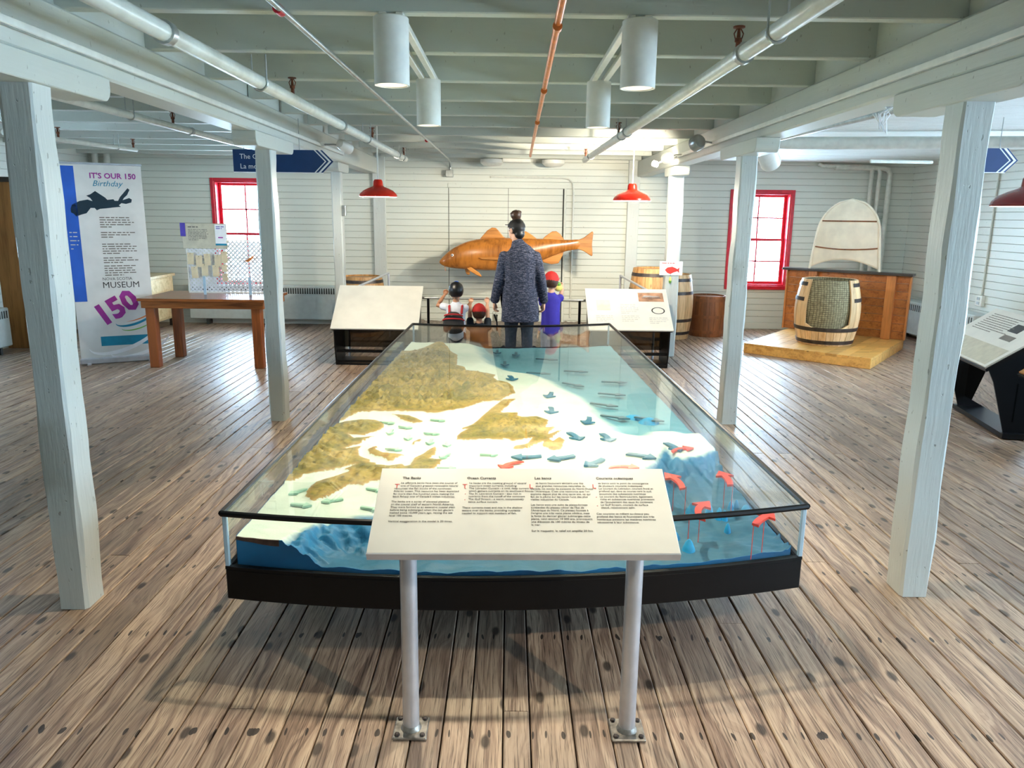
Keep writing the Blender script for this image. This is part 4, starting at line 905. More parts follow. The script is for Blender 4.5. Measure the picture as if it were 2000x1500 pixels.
# cabinet behind the banner
t = thing('drawer_cabinet', 'low pale wood cabinet with drawers behind the banner and table', 'cabinet', (-5.5, 11.5, 0))
for x_ in (-5.95, -5.27): 
    for y_ in (11.15, 11.88): MB().box(x_, x_+.05, y_, y_+.05, 0, .12).build('foot', 'darkcap', t)
MB().box(-5.97, -5.2, 11.1, 11.95, .12, .76).build('body', 'palewood', t, bevel=.004); MB().box(-6.0, -5.17, 11.06, 11.98, .76, .80).build('top', 'palewood', t, bevel=.004)
for i in range(3):
    d = MB().box(-5.94, -5.23, 11.085, 11.102, .15+.2*i, .33+.2*i).build('drawer', 'palewood', t, bevel=.003)
    q = MB().lathe([(.008, 0), (.008, .015), (.016, .02), (.014, .03)], 12, (-5.585, 11.085, .24+.2*i), (0, -1, 0)).build('knob', 'galv', t, smooth=True); q.parent = d
    d = MB().box(-5.203, -5.19, 11.14, 11.9, .15+.2*i, .33+.2*i).build('side_panel', 'palewood', t, bevel=.003)

# ================================================================== RADIATORS, PLYWOOD PANEL
def convector(label, x0, x1, y0, y1, h, front, nsl):
    t = thing('convector_heater', label, 'heater', ((x0+x1)/2, (y0+y1)/2, 0))
    MB().box(x0, x1, y0, y1, .09, h).build('casing', 'radiator', t, bevel=.012)
    for a in (.1, .9):
        if front == 'y': MB().box(x0+(x1-x0)*a-.02, x0+(x1-x0)*a+.02, y0+.03, y1, 0, .09).build('foot', 'grille', t)
        else: MB().box(x0+.03, x1-.03, y0+(y1-y0)*a-.02, y0+(y1-y0)*a+.02, 0, .09).build('foot', 'grille', t)
    g = MB()
    for i in range(nsl):
        f = (i+.5)/nsl
        if front == 'y': MB().box(x0+.03+(x1-x0-.06)*f-.011, x0+.03+(x1-x0-.06)*f+.011, y0-.002, y0+.004, h-.125, h-.035).build('grille_slot', 'grille', t)
        else:
            s_ = x1 if front == 'x+' else x0
            MB().box(s_-.003, s_+.003, y0+.03+(y1-y0-.06)*f-.011, y0+.03+(y1-y0-.06)*f+.011, h-.125, h-.035).build('grille_slot', 'grille', t)
    if front == 'y': MB().box(x1-.42, x1-.2, y0-.006, y0+.001, .2, .42).build('access_door', 'radiator', t, bevel=.002)
convector('long pale convector heater on the back wall under the left window', -5.0, -2.35, 12.0, 12.175, .62, 'y', 70)
convector('pale convector heater on the left wall at the photo edge', XL+.025, XL+.30, 7.6, 9.42, .56, 'x+', 40)
convector('pale convector heater on the right wall behind the platform', XR-.28, XR-.025, 9.7, 11.9, .56, 'x-', 40)
t = thing('plywood_panel', 'tall tan plywood panel against the left wall', 'panel', (-6.1, 9.75, 0))
MB().box(-6.40, -5.84, 9.72, 9.76, .0, 2.12).build('sheet', 'ply', t, bevel=.002); MB().box(-6.40, -5.84, 9.70, 9.72, 2.06, 2.12).build('top_batten', 'darkcap', t)

# ================================================================== READER LECTERNS
def lectern(label, x0, x1, yf, zf, yb, zb, base_label=None):
    t = thing('reader_lectern', label, 'lectern', ((x0+x1)/2, (yf+yb)/2, 0), 'cream reading lecterns')
    ay_ = Vector((0, yb-yf, zb-zf)); L = ay_.length; ay_.normalize(); az_ = X.cross(ay_)
    pn_ = MB().obox(((x0+x1)/2, (yf+yb)/2, (zf+zb)/2), X, ay_, az_, (x1-x0)/2, L/2, .009).build('panel', 'cream', t, bevel=.002)
    MB().obox(Vector(((x0+x1)/2, (yf+yb)/2, (zf+zb)/2))-az_*.02, X, ay_, az_, (x1-x0)/2-.01, L/2-.01, .010).build('under_frame', 'black', t)
    for x_ in (x0+.03, x1-.045):
        MB().prism([(yf+.03, zf-.02), (yb, zb-.035), (yb-.04, 0), (yf+.1, 0), (yf+.05, .2)], (x_, 0, 0), Y, Z, X, .014).build('side_plate', 'black', t)
    MB().box(x0+.045, x1-.045, yb-.12, yb-.11, .15, zb-.2).build('back_sheet', 'smoke', t)
    for z_, y_ in ((.16, yf+.1), (.045, yf+.1), (.10, yb-.1)): MB().box(x0+.04, x1-.04, y_, y_+.025, z_-.012, z_+.012).build('cross_bar', 'black', t)
    MB().box(x0+.045, x1-.045, yf+.1, yb-.05, .0, .02).build('base_plate', 'black', t)
    return t, pn_, ay_, az_, L
lectern('blank cream reading lectern left of the children', -2.05, -1.04, 8.75, .438, 9.35, .878)
t, pn_, ay_, az_, L = lectern('cream reading lectern with photo and ring diagram, right of the woman', .92, 1.90, 8.75, .455, 9.35, .872)
O_ = Vector((.92, 8.75, .455))+az_*.0092
def lp(u, v): return O_+X*u+ay_*v
def lprint(poly, mat, nm): q = MB().prism(poly, O_, X, ay_, az_, .0008).build(nm, mat, t); q.parent = pn_; return q
lprint([(.63, .50), (.93, .50), (.93, .66), (.63, .66)], 'photo', 'photo_print'); lprint([(.66, .55), (.9, .55), (.88, .60), (.7, .61)], 'signwhite', 'photo_white_shape')  # brown photo with a white printed shape in it
lprint([(.12, .34), (.28, .34), (.28, .52), (.12, .52)], 'sketch', 'sketch_print')
rg = MB(); rg.rings([[lp(.84+r_*math.cos(a), .34+r_*.75*math.sin(a)) for a in [2*math.pi*i/28 for i in range(28)]] for r_ in (.065, .08)], cap=False); q = rg.build('ring_print', 'ink', t); q.parent = pn_
for (u, v, n_) in [(.1, .68, 2), (.1, .25, 4), (.4, .45, 6), (.4, .25, 4), (.72, .22, 4)]:
    q = greek('small_print', n_, lp(u, v), X, ay_, 'bgrey', pn_, .22, .03, .014, seed=int(u*100+v*10))
# right-hand reader rails facing the aisle
def rail_lectern(label, C, d, L, mat, prints):
    d = Vector((*d, 0)).normalized(); nn = Vector((d.y, -d.x, 0)); C = Vector((*C, .6)); t = thing('reader_rail', label, 'lectern', (C.x+nn.x*.3, C.y+d.y*L/2, 0))
    up = (nn*.5+Z*.35); W2 = up.length; up.normalize(); az_ = d.cross(up)*-1
    if az_.z < 0: az_ = -az_
    c = C+d*L/2+up*W2/2
    pn_ = MB().obox(c, d, up, az_, L/2, W2/2, .008).build('panel', mat, t, bevel=.002)
    MB().obox(c-az_*.02, d, up, az_, L/2+.012, W2/2+.012, .012).build('under_frame', 'black', t)
    for q in (.1, L-.1):
        b0 = C+d*q+nn*.06; MB().prism([(0, 0), (.42, .29), (.42, -.58), (.2, -.58), (.06, -.12)], b0-Z*.02, nn, Z, d, .014).build('side_plate', 'black', t)
    MB().obox(C+d*L/2+nn*.36+Z*(-.57), d, nn, Z, L/2-.05, .14, .02).build('base_plate', 'black', t)
    MB().obox(C+d*L/2+nn*.30+Z*(-.3), d, nn, Z, L/2-.1, .006, .16).build('back_sheet', 'smoke', t)
    for (u0, u1, v0, v1, m_) in prints:
        q = MB().prism([(u0, v0), (u1, v0), (u1, v1), (u0, v1)], C+az_*.0082, d, up, az_, .0007).build('print', m_, t); q.parent = pn_
    q = greek('small_print', 9, C+d*(L*.9)+up*(W2*.9)+az_*.008, -d, up, 'inkgrey', pn_, L*.55, .026, .012, seed=12, lift=-.0015 if False else .001)
rail_lectern('cream printed reader rail behind the near right post', (3.80, 5.99), (.17, .98), 1.15, 'cream', [(.05, 1.1, .02, .22, 'beige'), (.3, .48, .40, .50, 'ink'), (.22, .42, .30, .36, 'inkgrey'), (.15, .28, .45, .55, 'beige')])
rail_lectern('brown-topped reader rail at the right edge of the photo', (3.90, 4.68), (.04, 1.0), 1.12, 'ply', [(.1, .9, .3, .5, 'beige')])

# ================================================================== RAILING, GRAVEL, FISH
t = thing('guard_rail', 'low metal guard rail joining the two lecterns before the fish', 'railing', (-.05, 9.32, 0))
MB().tube([(-1.05, 9.32, .745), (.93, 9.32, .735)], .016, 12).build('top_rail', 'galv', t, smooth=True)
for x_ in (-.98, .86): MB().tube([(x_, 9.32, 0), (x_, 9.32, .74)], .016, 12).build('rail_post', 'black', t, smooth=True)
for x_, e in ((-1.98, -1.75), (1.80, 1.45)):
    t = thing('guard_rail', 'sloping chrome side rail behind the ' + ('left' if x_ < 0 else 'right') + ' lectern', 'railing', (x_, 10.2, 0))
    MB().tube([(x_, 9.45, .80), (e+(.05 if x_ < 0 else .12), 10.9, .92)], .016, 10).build('top_rail', 'alu', t, smooth=True)
    MB().tube([(e+(.05 if x_ < 0 else .12), 10.9, 0), (e+(.05 if x_ < 0 else .12), 10.9, .92)], .016, 10).build('rail_post', 'alu', t, smooth=True)
    MB().tube([(x_, 9.45, 0), (x_, 9.45, .80)], .016, 10).build('rail_post', 'alu', t, smooth=True)
g = MB(); N = 70
for j in range(25):
    for i in range(N+1): pass
gv = [(-1.62+3.1*i/N, 9.75+2.38*j/40, .085+.03*mnoise.noise(Vector((i*.9, j*.9, 5)))+R.uniform(-.012, .012)) for j in range(41) for i in range(N+1)]
g.add(gv, [(j*(N+1)+i, j*(N+1)+i+1, (j+1)*(N+1)+i+1, (j+1)*(N+1)+i) for j in range(40) for i in range(N)])
g.box(-1.62, 1.48, 9.75, 12.13, .0, .06)
o = g.build('gravel_bed', 'gravel'); o['label'] = 'bed of grey gravel on the floor under the carved fish'; o['category'] = 'gravel'; o['kind'] = 'stuff'; recenter(o)
fs = thing('carved_fish', 'large varnished carved wooden cod mounted before the back wall', 'carved fish', (0, 11.4, 1.1)); FY = 11.4
secs = [(-1.03, 1.05, .012, .012), (-1.0, 1.055, .045, .035), (-.95, 1.07, .085, .06), (-.87, 1.095, .13, .085), (-.78, 1.12, .165, .11), (-.65, 1.145, .20, .13), (-.5, 1.162, .225, .15), (-.3, 1.17, .24, .16), (-.1, 1.175, .24, .16), (.1, 1.185, .225, .15), (.3, 1.21, .195, .13), (.5, 1.25, .155, .10), (.65, 1.28, .12, .075), (.8, 1.305, .085, .05), (.92, 1.32, .072, .035), (1.0, 1.328, .075, .025), (1.06, 1.33, .06, .012)]
mb = MB(); mb.rings([[(x_, FY+w_*math.cos(q), zc+h_*math.sin(q)) for q in [2*math.pi*k/28 for k in range(28)]] for x_, zc, h_, w_ in secs]); body = mb.build('body', 'fishwood', fs, smooth=True)
ss = body.modifiers.new('s', 'SUBSURF'); ss.levels = 1; ss.render_levels = 1
def fin(nm, poly, th=.03, y=FY, mat='finwood'): return MB().prism(poly, (0, y-th/2, 0), X, Z, Y, th).build(nm, mat, fs, bevel=.01, seg=2)
fin('tail_fin', [(.95, 1.37), (1.08, 1.425), (1.205, 1.52), (1.22, 1.5), (1.205, 1.34), (1.218, 1.18), (1.205, 1.155), (1.08, 1.235), (.95, 1.275)], .035)
fin('dorsal_fin', [(-.46, 1.36), (-.40, 1.43), (-.33, 1.51), (-.26, 1.555), (-.20, 1.55), (-.15, 1.50), (-.08, 1.42), (-.02, 1.39)])
fin('dorsal_fin', [(-.02, 1.38), (.05, 1.46), (.14, 1.51), (.24, 1.505), (.32, 1.46), (.4, 1.40), (.42, 1.36)])
fin('dorsal_fin', [(.44, 1.36), (.52, 1.44), (.62, 1.51), (.68, 1.515), (.74, 1.47), (.8, 1.39), (.8, 1.36)])
fin('anal_fin', [(.12, 1.02), (.2, .94), (.34, .91), (.42, .96), (.45, 1.08)]); fin('anal_fin', [(.46, 1.13), (.5, 1.06), (.62, 1.035), (.72, 1.05), (.78, 1.17), (.8, 1.25)])
MB().prism([(-.62, .97), (-.56, .99), (-.44, .91), (-.40, .86), (-.41, .845), (-.47, .87), (-.58, .93)], (0, FY-.12, 0), X, Z, Y, .025).build('pelvic_fin', 'finwood', fs, bevel=.008)
MB().prism([(-.66, .95), (-.6, .96), (-.58, .88), (-.60, .855), (-.64, .88)], (0, FY+.06, 0), X, Z, Y, .025).build('pelvic_fin', 'finwood', fs, bevel=.008)
MB().prism([(-.45, 1.13), (-.3, 1.145), (-.16, 1.14), (-.12, 1.12), (-.18, 1.095), (-.4, 1.10)], (0, FY-.175, 0), X, Z, Y, .03).build('pectoral_fin', 'finwood', fs, bevel=.01)
e = MB().lathe([(.022, -.01), (.02, .006), (.0, .012)], 16, (-.83, FY-.088, 1.155), (-.25, -1, .15)).build('eye', 'signwhite', fs, smooth=True)
q = MB().lathe([(.011, .008), (.008, .015), (.0, .017)], 12, (-.83, FY-.088, 1.155), (-.25, -1, .15)).build('pupil', 'ink', fs, smooth=True); q.parent = e
MB().tube([(-.95, FY, .995), (-.945, FY, .95), (-.935, FY, .92)], [.006, .005, .003], 8).build('barbel', 'finwood', fs, smooth=True)
for x_ in (-.3, .35): MB().tube([(x_, FY+.1, 1.2), (x_, YB-.004, 1.2)], .018, 10).build('wall_bracket', 'steel', fs, smooth=True)

# ================================================================== BARRELS AND TUB
def barrel(label, cx, cy, h, rmid, rend, mat, n=18, hoops=(.1, .3, .72, .92), group='wooden barrels', lid=True, kind='barrel', hm='hoop'):
    t = thing('barrel' if kind == 'barrel' else kind, label, 'barrel' if kind == 'barrel' else 'tub', (cx, cy, 0), group)
    rad = lambda f: rend+(rmid-rend)*math.sin(math.pi*f)
    for i in range(n):
        a0, a1 = 2*math.pi*i/n+.006, 2*math.pi*(i+1)/n-.006; rg = []
        for k in range(9):
            f = k/8; r_ = rad(f)+R.uniform(-.0015, .0015) if False else rad(f); z_ = h*f
            rg.append([(cx+rr_*math.cos(a), cy+rr_*math.sin(a), z_) for rr_, a in ((r_-.018, a0), (r_, a0), (r_+.001, (a0+a1)/2), (r_, a1), (r_-.018, a1))])
        MB().rings(rg).build('stave', mat, t)
    for f in hoops: MB().lathe([(rad(f-.025)+.001, -.022), (rad(f-.025)+.005, -.022), (rad(f+.025)+.005, .022), (rad(f+.025)+.001, .022)], 36, (cx, cy, h*f), cap=False).build('hoop', hm, t, smooth=True)
    if lid: MB().lathe([(0, h-.035), (rend-.015, h-.035), (rend-.015, h-.02), (0, h-.02)], 28, (cx, cy, 0), cap=False).build('lid', mat, t)
    return t
barrel('wooden barrel end showing above the blank left lectern', -2.13, 11.2, .85, .34, .28, 'barrel')
barrel('orange-brown barrel behind the right lectern', 1.98, 10.65, 1.05, .33, .27, 'barrel')
barrel('pale barrel beside the round brown tub, half behind the post', 2.37, 11.24, .93, .32, .27, 'barrelpale')
barrel('round brown wooden tub on the floor left of the window', 2.98, 11.5, .60, .275, .255, 'barreldark', 22, (.12, .5, .9), None, True, 'wooden_tub', 'barreldark')
# red fish card on the rear right post
t = thing('fish_card', 'white card with a red fish fixed to the rear right post', 'sign', (2.01, 9.6, 1.03))
cd_ = MB().box(1.865, 2.15, 9.606, 9.612, 1.03, 1.20).build('card', 'signwhite', t)
MB().prism([(1.93, 1.095), (1.96, 1.125), (2.02, 1.135), (2.06, 1.12), (2.085, 1.105), (2.11, 1.125), (2.105, 1.09), (2.11, 1.06), (2.085, 1.08), (2.04, 1.065), (2.0, 1.045), (1.96, 1.06)], (0, 9.605, 0), X, Z, Y, .0015).build('fish_print', 'redink', t)
greek('small_print', 1, (1.89, 9.606, 1.185), X, Z, 'redink', t, .23, .02, .014, seed=2)
t = thing('fishing_lure', 'yellow and green float dangling below the red fish card', 'float', (2.0, 9.6, .93))
MB().lathe([(.006, 0), (.016, .015), (.017, .035)], 12, (2.0, 9.595, .93)).build('green_end', 'bgreen', t, smooth=True); MB().lathe([(.017, .0), (.013, .03), (.004, .05)], 12, (2.0, 9.595, .965)).build('yellow_end', 'yellow', t, smooth=True)
MB().tube([(2.0, 9.595, 1.0), (2.0, 9.602, 1.05)], .0015, 5).build('line', 'ink', t)

# ================================================================== PLATFORM EXHIBIT
PL, PF, PR = Vector((3.10, 9.98, 0)), Vector((4.29, 8.92, 0)), Vector((5.42, 10.40, 0)); PBk = PL+(PR-PF)
ux = (PR-PF).normalized(); uy = (PL-PF).normalized(); lu, lv = (PR-PF).length, (PL-PF).length
pt = thing('wooden_platform', 'low varnished pine platform carrying the cut-away barrel', 'platform', tuple((PL+PR)/2))
def pp(u, v, z=0): return PF+ux*u+uy*v+Z*z
nb = 12
for i in range(nb):
    a, b_ = lv*i/nb, lv*(i+1)/nb
    MB().prism([(0, a+.001), (lu, a+.001), (lu, b_-.001), (0, b_-.001)], PF+Z*.10, ux, uy, Z, .03).build('deck_board', 'pine', pt, bevel=.002)
for (a, b_) in [((0, 0), (lu, 0)), ((0, lv), (lu, lv)), ((0, 0), (0, lv)), ((lu, 0), (lu, lv))]:
    A, B = pp(*a), pp(*b_); d = (B-A).normalized(); n_ = d.cross(Z); ins = (pp(lu/2, lv/2)-(A+B)/2).normalized()*.02
    MB().obox((A+B)/2+ins+Z*.05, d, n_, Z, (B-A).length/2-.001, .019, .05).build('fascia_board', 'pine', pt, bevel=.003)
# counter wall along the far right edge
ct = thing('cedar_counter', 'red cedar boarded counter wall with dark top at the back of the platform', 'counter', tuple(pp(lu, lv/2)))
WB0, WB1 = pp(lu-.04, 0, .13), pp(lu-.04, lv+.0, .13)
wd_, wn = (WB1-WB0).normalized(), ux
WBa, WBb = pp(lu-.05, -.02, .13), pp(lu-.05, lv*1.06, .13)
ZT, ZB = 1.0, .131
k = 8
for i in range(k):
    z0_, z1_ = ZB+(ZT-ZB)*i/k, ZB+(ZT-ZB)*(i+1)/k
    c = (WBa+WBb)/2; MB().obox(Vector((c.x, c.y, (z0_+z1_)/2))+R.uniform(-.002, .002)*ux, wd_, ux, Z, (WBb-WBa).length/2, .014, (z1_-z0_)/2-.002).build('wall_board', 'cedar', ct, bevel=.002)
c = (WBa+WBb)/2; MB().obox(Vector((c.x, c.y, ZT+.016))-ux*.05, wd_, ux, Z, (WBb-WBa).length/2+.03, .11, .016).build('counter_top', 'darkcap', ct, bevel=.004)
for v in (.22, 1.28):
    q = pp(lu-.11, v, 0); MB().obox((q.x, q.y, (ZB+ZT)/2), wd_, ux, Z, .06, .045, (ZT-ZB)/2).build('pilaster', 'cedarv', ct, bevel=.004)
for v in (-.012, lv*1.05):
    q = pp(lu-.06, v, 0); MB().obox((q.x, q.y, (ZB+ZT)/2), wd_, ux, Z, .012, .04, (ZT-ZB)/2).build('end_board', 'cedarv', ct, bevel=.003)
# cut-away barrel
BX, BY, BZ, BHt = 4.20, 10.10, .132, .84
bt_ = thing('barrel_chair', 'cut-away pale barrel lined with netting, standing on the platform', 'barrel', (BX, BY, BZ))
rad = lambda f: .335+.075*math.sin(math.pi*(f*.94+.03)); face = math.atan2(-BY, -BX)+.05; n = 26
for i in range(n):
    a0, a1 = 2*math.pi*i/n+.004+face, 2*math.pi*(i+1)/n-.005+face; am = (a0+a1)/2-face; am = (am+math.pi) % (2*math.pi)-math.pi
    cut = abs(am) < .80; rg = []; K = 10
    def tops(a):
        w = abs((a-face+math.pi) % (2*math.pi)-math.pi)/.86; return .27+.16*w**5 if cut else 1.0
    for j in range(K+1):
        ring = []
        for inner, a in ((.022, a0), (0, a0), (0, a1), (.022, a1)):
            f = tops(a)*j/K; q = rad(f)-inner; ring.append((BX+q*math.cos(a), BY+q*math.sin(a), BZ+BHt*f))
        rg.append(ring)
    MB().rings(rg).build('stave', 'barrelpale', bt_, bevel=.002)
def hoop(f, skip):
    pts = [face+skip+(2*math.pi-2*skip)*i/40 for i in range(41)]; rg = []
    for a in pts: rg.append([(BX+(rad(f+d)+e)*math.cos(a), BY+(rad(f+d)+e)*math.sin(a), BZ+BHt*(f+d)) for d, e in ((-.028, .001), (-.028, .006), (.028, .006), (.028, .001))])
    MB().rings(rg).build('hoop', 'hoop', bt_, smooth=True)
hoop(.05, 0); hoop(.25, 0); hoop(.70, .86); hoop(.93, .86)
def net_mat():
    t = NT('olive_netting'); p = t.pos(); sp_ = t.add('ShaderNodeSeparateXYZ'); t.link(p, sp_.inputs[0])
    zz = t.math('ABSOLUTE', t.math('SUBTRACT', t.math('MODULO', t.math('ADD', sp_.outputs[2], t.math('MULTIPLY', t.noise(p, 8), .01)), .026), .013))
    xx = t.math('ABSOLUTE', t.math('SUBTRACT', t.math('MODULO', t.math('ADD', sp_.outputs[0], t.math('MULTIPLY', t.noise(p, 9), .01)), .03), .015))
    line = t.math('MAXIMUM', t.math('GREATER_THAN', zz, .0105), t.math('GREATER_THAN', xx, .0128))
    t.set(t.mix(line, t.ramp(t.noise(p, 30, 4), [(.3, srgb(120, 112, 84)), (.7, srgb(168, 160, 126))]), srgb(78, 74, 56)), .9); t.bump(line, .6, .006); return t.m
M['net'] = net_mat()
MB().lathe([(.0, .02), (.31, .02), (.345, .25), (.372, .45), (.355, .7), (.315, .835), (.312, .835), (.35, .7), (.365, .45), (.338, .25), (.3, .03), (.0, .03)], 40, (BX, BY, BZ), cap=False).build('netting_lining', M['net'], bt_, smooth=True)
MB().lathe([(0, .26), (.325, .26), (.345, .30), (.3, .33), (0, .34)], 32, (BX, BY, BZ), cap=False).build('seat_cushion', M['net'], bt_, smooth=True)
# canvas hood with curved frame standing on the counter
cv = thing('canvas_hood', 'stained cream canvas stretched on an arched frame above the counter', 'canvas hood', tuple(pp(lu-.1, lv*.55, 1.03)))
Q0 = pp(lu-.13, lv*.84, 1.036); Q1 = pp(lu-.13, lv*.24, 1.036); qd = (Q1-Q0).normalized(); QW = (Q1-Q0).length; QN = -ux
def hoodpt(s, v):
    # v 0..1 upward; s -1..1 across
    hw = QW/2*(1-.22*v)*math.sqrt(max(0, 1-max(0, (v-.55)/.45)**2.1)) if v > .55 else QW/2*(1-.22*v)
    z_ = 1.034+.96*v
    bulge = .10*(1-s*s)*(.5+.5*math.sin(math.pi*min(1, v*1.1)))
    return Q0.lerp(Q1, .5)+qd*hw*s+Z*(z_-1.034)-QN*(-bulge)*.6+QN*.02+ux*.10*v*v
hv_ = []; NS, NV = 24, 30
for j in range(NV+1):
    for i in range(NS+1):
        s_ = -1+2*i/NS; vb = .13*(1-s_**2)+.02; v = vb+(1-vb)*j/NV; hv_.append(hoodpt(s_*.995, min(v, .999)))
hf = [(j*(NS+1)+i, j*(NS+1)+i+1, (j+1)*(NS+1)+i+1, (j+1)*(NS+1)+i) for j in range(NV) for i in range(NS)]
o = MB().add(hv_, hf).build('canvas_sheet', 'canvas', cv, smooth=True, angle=math.pi); so = o.modifiers.new('s', 'SOLIDIFY'); so.thickness = .006
fr = [hoodpt(-1, v/24) for v in range(0, 25)]+[hoodpt(1, 1-v/24) for v in range(1, 25)]
MB().tube([p for p in fr], .018, 8).build('arched_frame', 'canvas', cv, smooth=True)
for v in (.33, .70): MB().tube([hoodpt(-.95+1.9*i/16, v)+QN*.008+Z*(-.03*(1-(-.95+1.9*i/16)**2) if v < .5 else 0) for i in range(17)], .009, 8).build('cross_batten', 'barreldark', cv, smooth=True)
# ================================================================== PEOPLE
def loft(mb, chain, n=14, flat=False):
    """chain of (x,y,z,rx,ry): closed tapered tube, elliptical cross-section, side axis kept near X"""
    pts = [Vector(c[:3]) for c in chain]; rg = []
    for i, c in enumerate(chain):
        t = (pts[min(i+1, len(pts)-1)]-pts[max(i-1, 0)]).normalized()
        sx = X if abs(t.x) < .85 else Y
        a = (sx-t*sx.dot(t)).normalized(); b = t.cross(a)
        rg.append([pts[i]+a*c[3]*math.cos(q)+b*c[4]*math.sin(q) for q in [2*math.pi*k/n for k in range(n)]])
    # rounded ends
    def capring(r, p, t, f): return [p+(v-p)*f+t for v in r]
    t0 = (pts[0]-pts[1]).normalized()*min(chain[0][3:5])*.6; t1 = (pts[-1]-pts[-2]).normalized()*min(chain[-1][3:5])*.6
    rg = ([] if flat else [capring(rg[0], pts[0], t0, .35), capring(rg[0], pts[0], t0*.6, .8)])+rg+[capring(rg[-1], pts[-1], t1*.6, .8), capring(rg[-1], pts[-1], t1, .35)]
    mb.rings(rg)
def C(*p): return p
def fuse(mb, name, mat, parent, vox=.01, it=3):
    o = mb.build(name, mat, parent, smooth=True, angle=math.pi)
    r = o.modifiers.new('remesh', 'REMESH'); r.mode = 'VOXEL'; r.voxel_size = vox; r.use_smooth_shade = True
    s = o.modifiers.new('smooth', 'SMOOTH'); s.factor = .5; s.iterations = it
    return o
def ball(mb, c, rx, ry, rz, n=16, m=10, z0=-1, z1=1):
    rg = []
    for i in range(m+1):
        f = z0+(z1-z0)*i/m; f = max(-.995, min(.995, f)); r_ = math.sqrt(1-f*f); rg.append([(c[0]+rx*r_*math.cos(q), c[1]+ry*r_*math.sin(q), c[2]+rz*f) for q in [2*math.pi*k/n for k in range(n)]])
    mb.rings(rg)
def hand(mb, wrist, d, side, s=1.0, curl=.5, up=None):
    """palm + five fingers. wrist point, d = hand direction, side = direction of thumb, normal = palm facing"""
    w_, d = Vector(wrist), Vector(d).normalized(); th = Vector(side); th = (th-d*th.dot(d)).normalized(); nrm = d.cross(th)
    if up is not None and nrm.dot(Vector(up)) < 0: nrm = -nrm
    p1 = w_+d*.085*s
    loft(mb, [(*w_, .021*s, .019*s), (*(w_+d*.03*s), .03*s, .018*s), (*(w_+d*.06*s), .038*s, .017*s), (*p1, .036*s, .014*s)]) if abs(th.x) > .5 else loft(mb, [(*w_, .02*s, .02*s), (*(w_+d*.03*s), .018*s, .03*s), (*(w_+d*.06*s), .017*s, .038*s), (*p1, .014*s, .036*s)])
    for i, (o_, L) in enumerate([(-.029, .056), (-.010, .072), (.010, .076), (.029, .068)]):
        b = p1+th*o_*s-d*.012*s; k1 = b+(d*math.cos(curl*.5)+nrm*math.sin(curl*.5))*L*.45*s; k2 = k1+(d*math.cos(curl*1.4)+nrm*math.sin(curl*1.4))*L*.33*s; k3 = k2+(d*math.cos(curl*2.2)+nrm*math.sin(curl*2.2))*L*.25*s
        loft(mb, [(*b, .0098*s, .0098*s), (*k1, .0092*s, .0092*s), (*k2, .0085*s, .0085*s), (*k3, .0072*s, .0072*s)], 8)
    b = w_+d*.03*s+th*.024*s; k1 = b+(d*.75+th*.6).normalized()*.036*s+nrm*.008*s; k2 = k1+(d*.95+th*.12).normalized()*.03*s+nrm*.014*s
    loft(mb, [(*b, .0125*s, .0125*s), (*k1, .011*s, .011*s), (*k2, .009*s, .009*s)], 8)
def face(mb, c, s, turn=0.0, tilt=0.0, look=None):
    """skull, jaw, nose, ears, lips; facing +Y rotated by turn about Z"""
    c = Vector(c); r_ = Matrix.Rotation(turn, 3, 'Z'); q = MB()
    ball(q, (0, 0, .02*s), .077*s, .092*s, .098*s); ball(q, (0, .026*s, -.045*s), .056*s, .066*s, .07*s); ball(q, (0, .055*s, -.088*s), .028*s, .026*s, .024*s)
    loft(q, [(0, .086*s, .02*s, .009*s, .01*s), (0, .104*s, -.018*s, .014*s, .014*s), (0, .094*s, -.03*s, .016*s, .012*s)], 10)
    loft(q, [(-.022*s, .086*s, -.058*s, .006*s, .006*s), (0, .095*s, -.057*s, .009*s, .009*s), (.022*s, .086*s, -.058*s, .006*s, .006*s)], 8)
    for sx in (-1, 1): ball(q, (sx*.078*s, -.006*s, -.01*s), .012*s, .022*s, .032*s, 10, 8)
    mb.add([c+r_ @ Vector(v) for v in q.v], q.f)
def eyes(c, s, turn, parent):
    r_ = Matrix.Rotation(turn, 3, 'Z'); c = Vector(c)
    for sx in (-1, 1):
        q = MB(); ball(q, (0, 0, 0), .0125*s, .0125*s, .0125*s, 12, 8); e = MB().add([c+r_ @ (Vector(v)+Vector((sx*.031*s, .076*s, .005*s))) for v in q.v], q.f).build('eye', 'signwhite', parent, smooth=True)
        q = MB(); ball(q, (0, 0, 0), .006*s, .004*s, .006*s, 10, 6); i_ = MB().add([c+r_ @ (Vector(v)+Vector((sx*.031*s, .087*s, .005*s))) for v in q.v], q.f).build('iris', 'ink', parent, smooth=True); i_.parent = e

# ------------------------------------------------------------------ woman
WX, WY = .115, 8.5
wm = thing('person', 'person in a long heathered blue-grey cardigan seen from behind, hair in a top bun', 'person', (WX, WY, 0))
def w_(x, y, z): return (WX+x, WY+y, z)
b = MB(); hc = w_(-.045, .01, 1.585)
face(b, hc, 1.0, .75)
loft(b, [(*w_(-.03, -.005, 1.36), .062, .058), (*w_(-.035, 0, 1.44), .052, .052), (*w_(-.045, .005, 1.53), .05, .055)])
loft(b, [(*w_(0, 0, .82), .15, .105), (*w_(0, .0, 1.0), .135, .10), (*w_(0, 0, 1.2), .155, .105), (*w_(0, -.005, 1.33), .15, .09), (*w_(0, 0, 1.385), .08, .065)])
LSh, LEl, LWr = w_(-.165, 0, 1.315), w_(-.225, -.02, 1.05), w_(-.275, .06, .80); RSh, REl, RWr = w_(.165, 0, 1.315), w_(.235, -.02, 1.05), w_(.275, .07, .80)
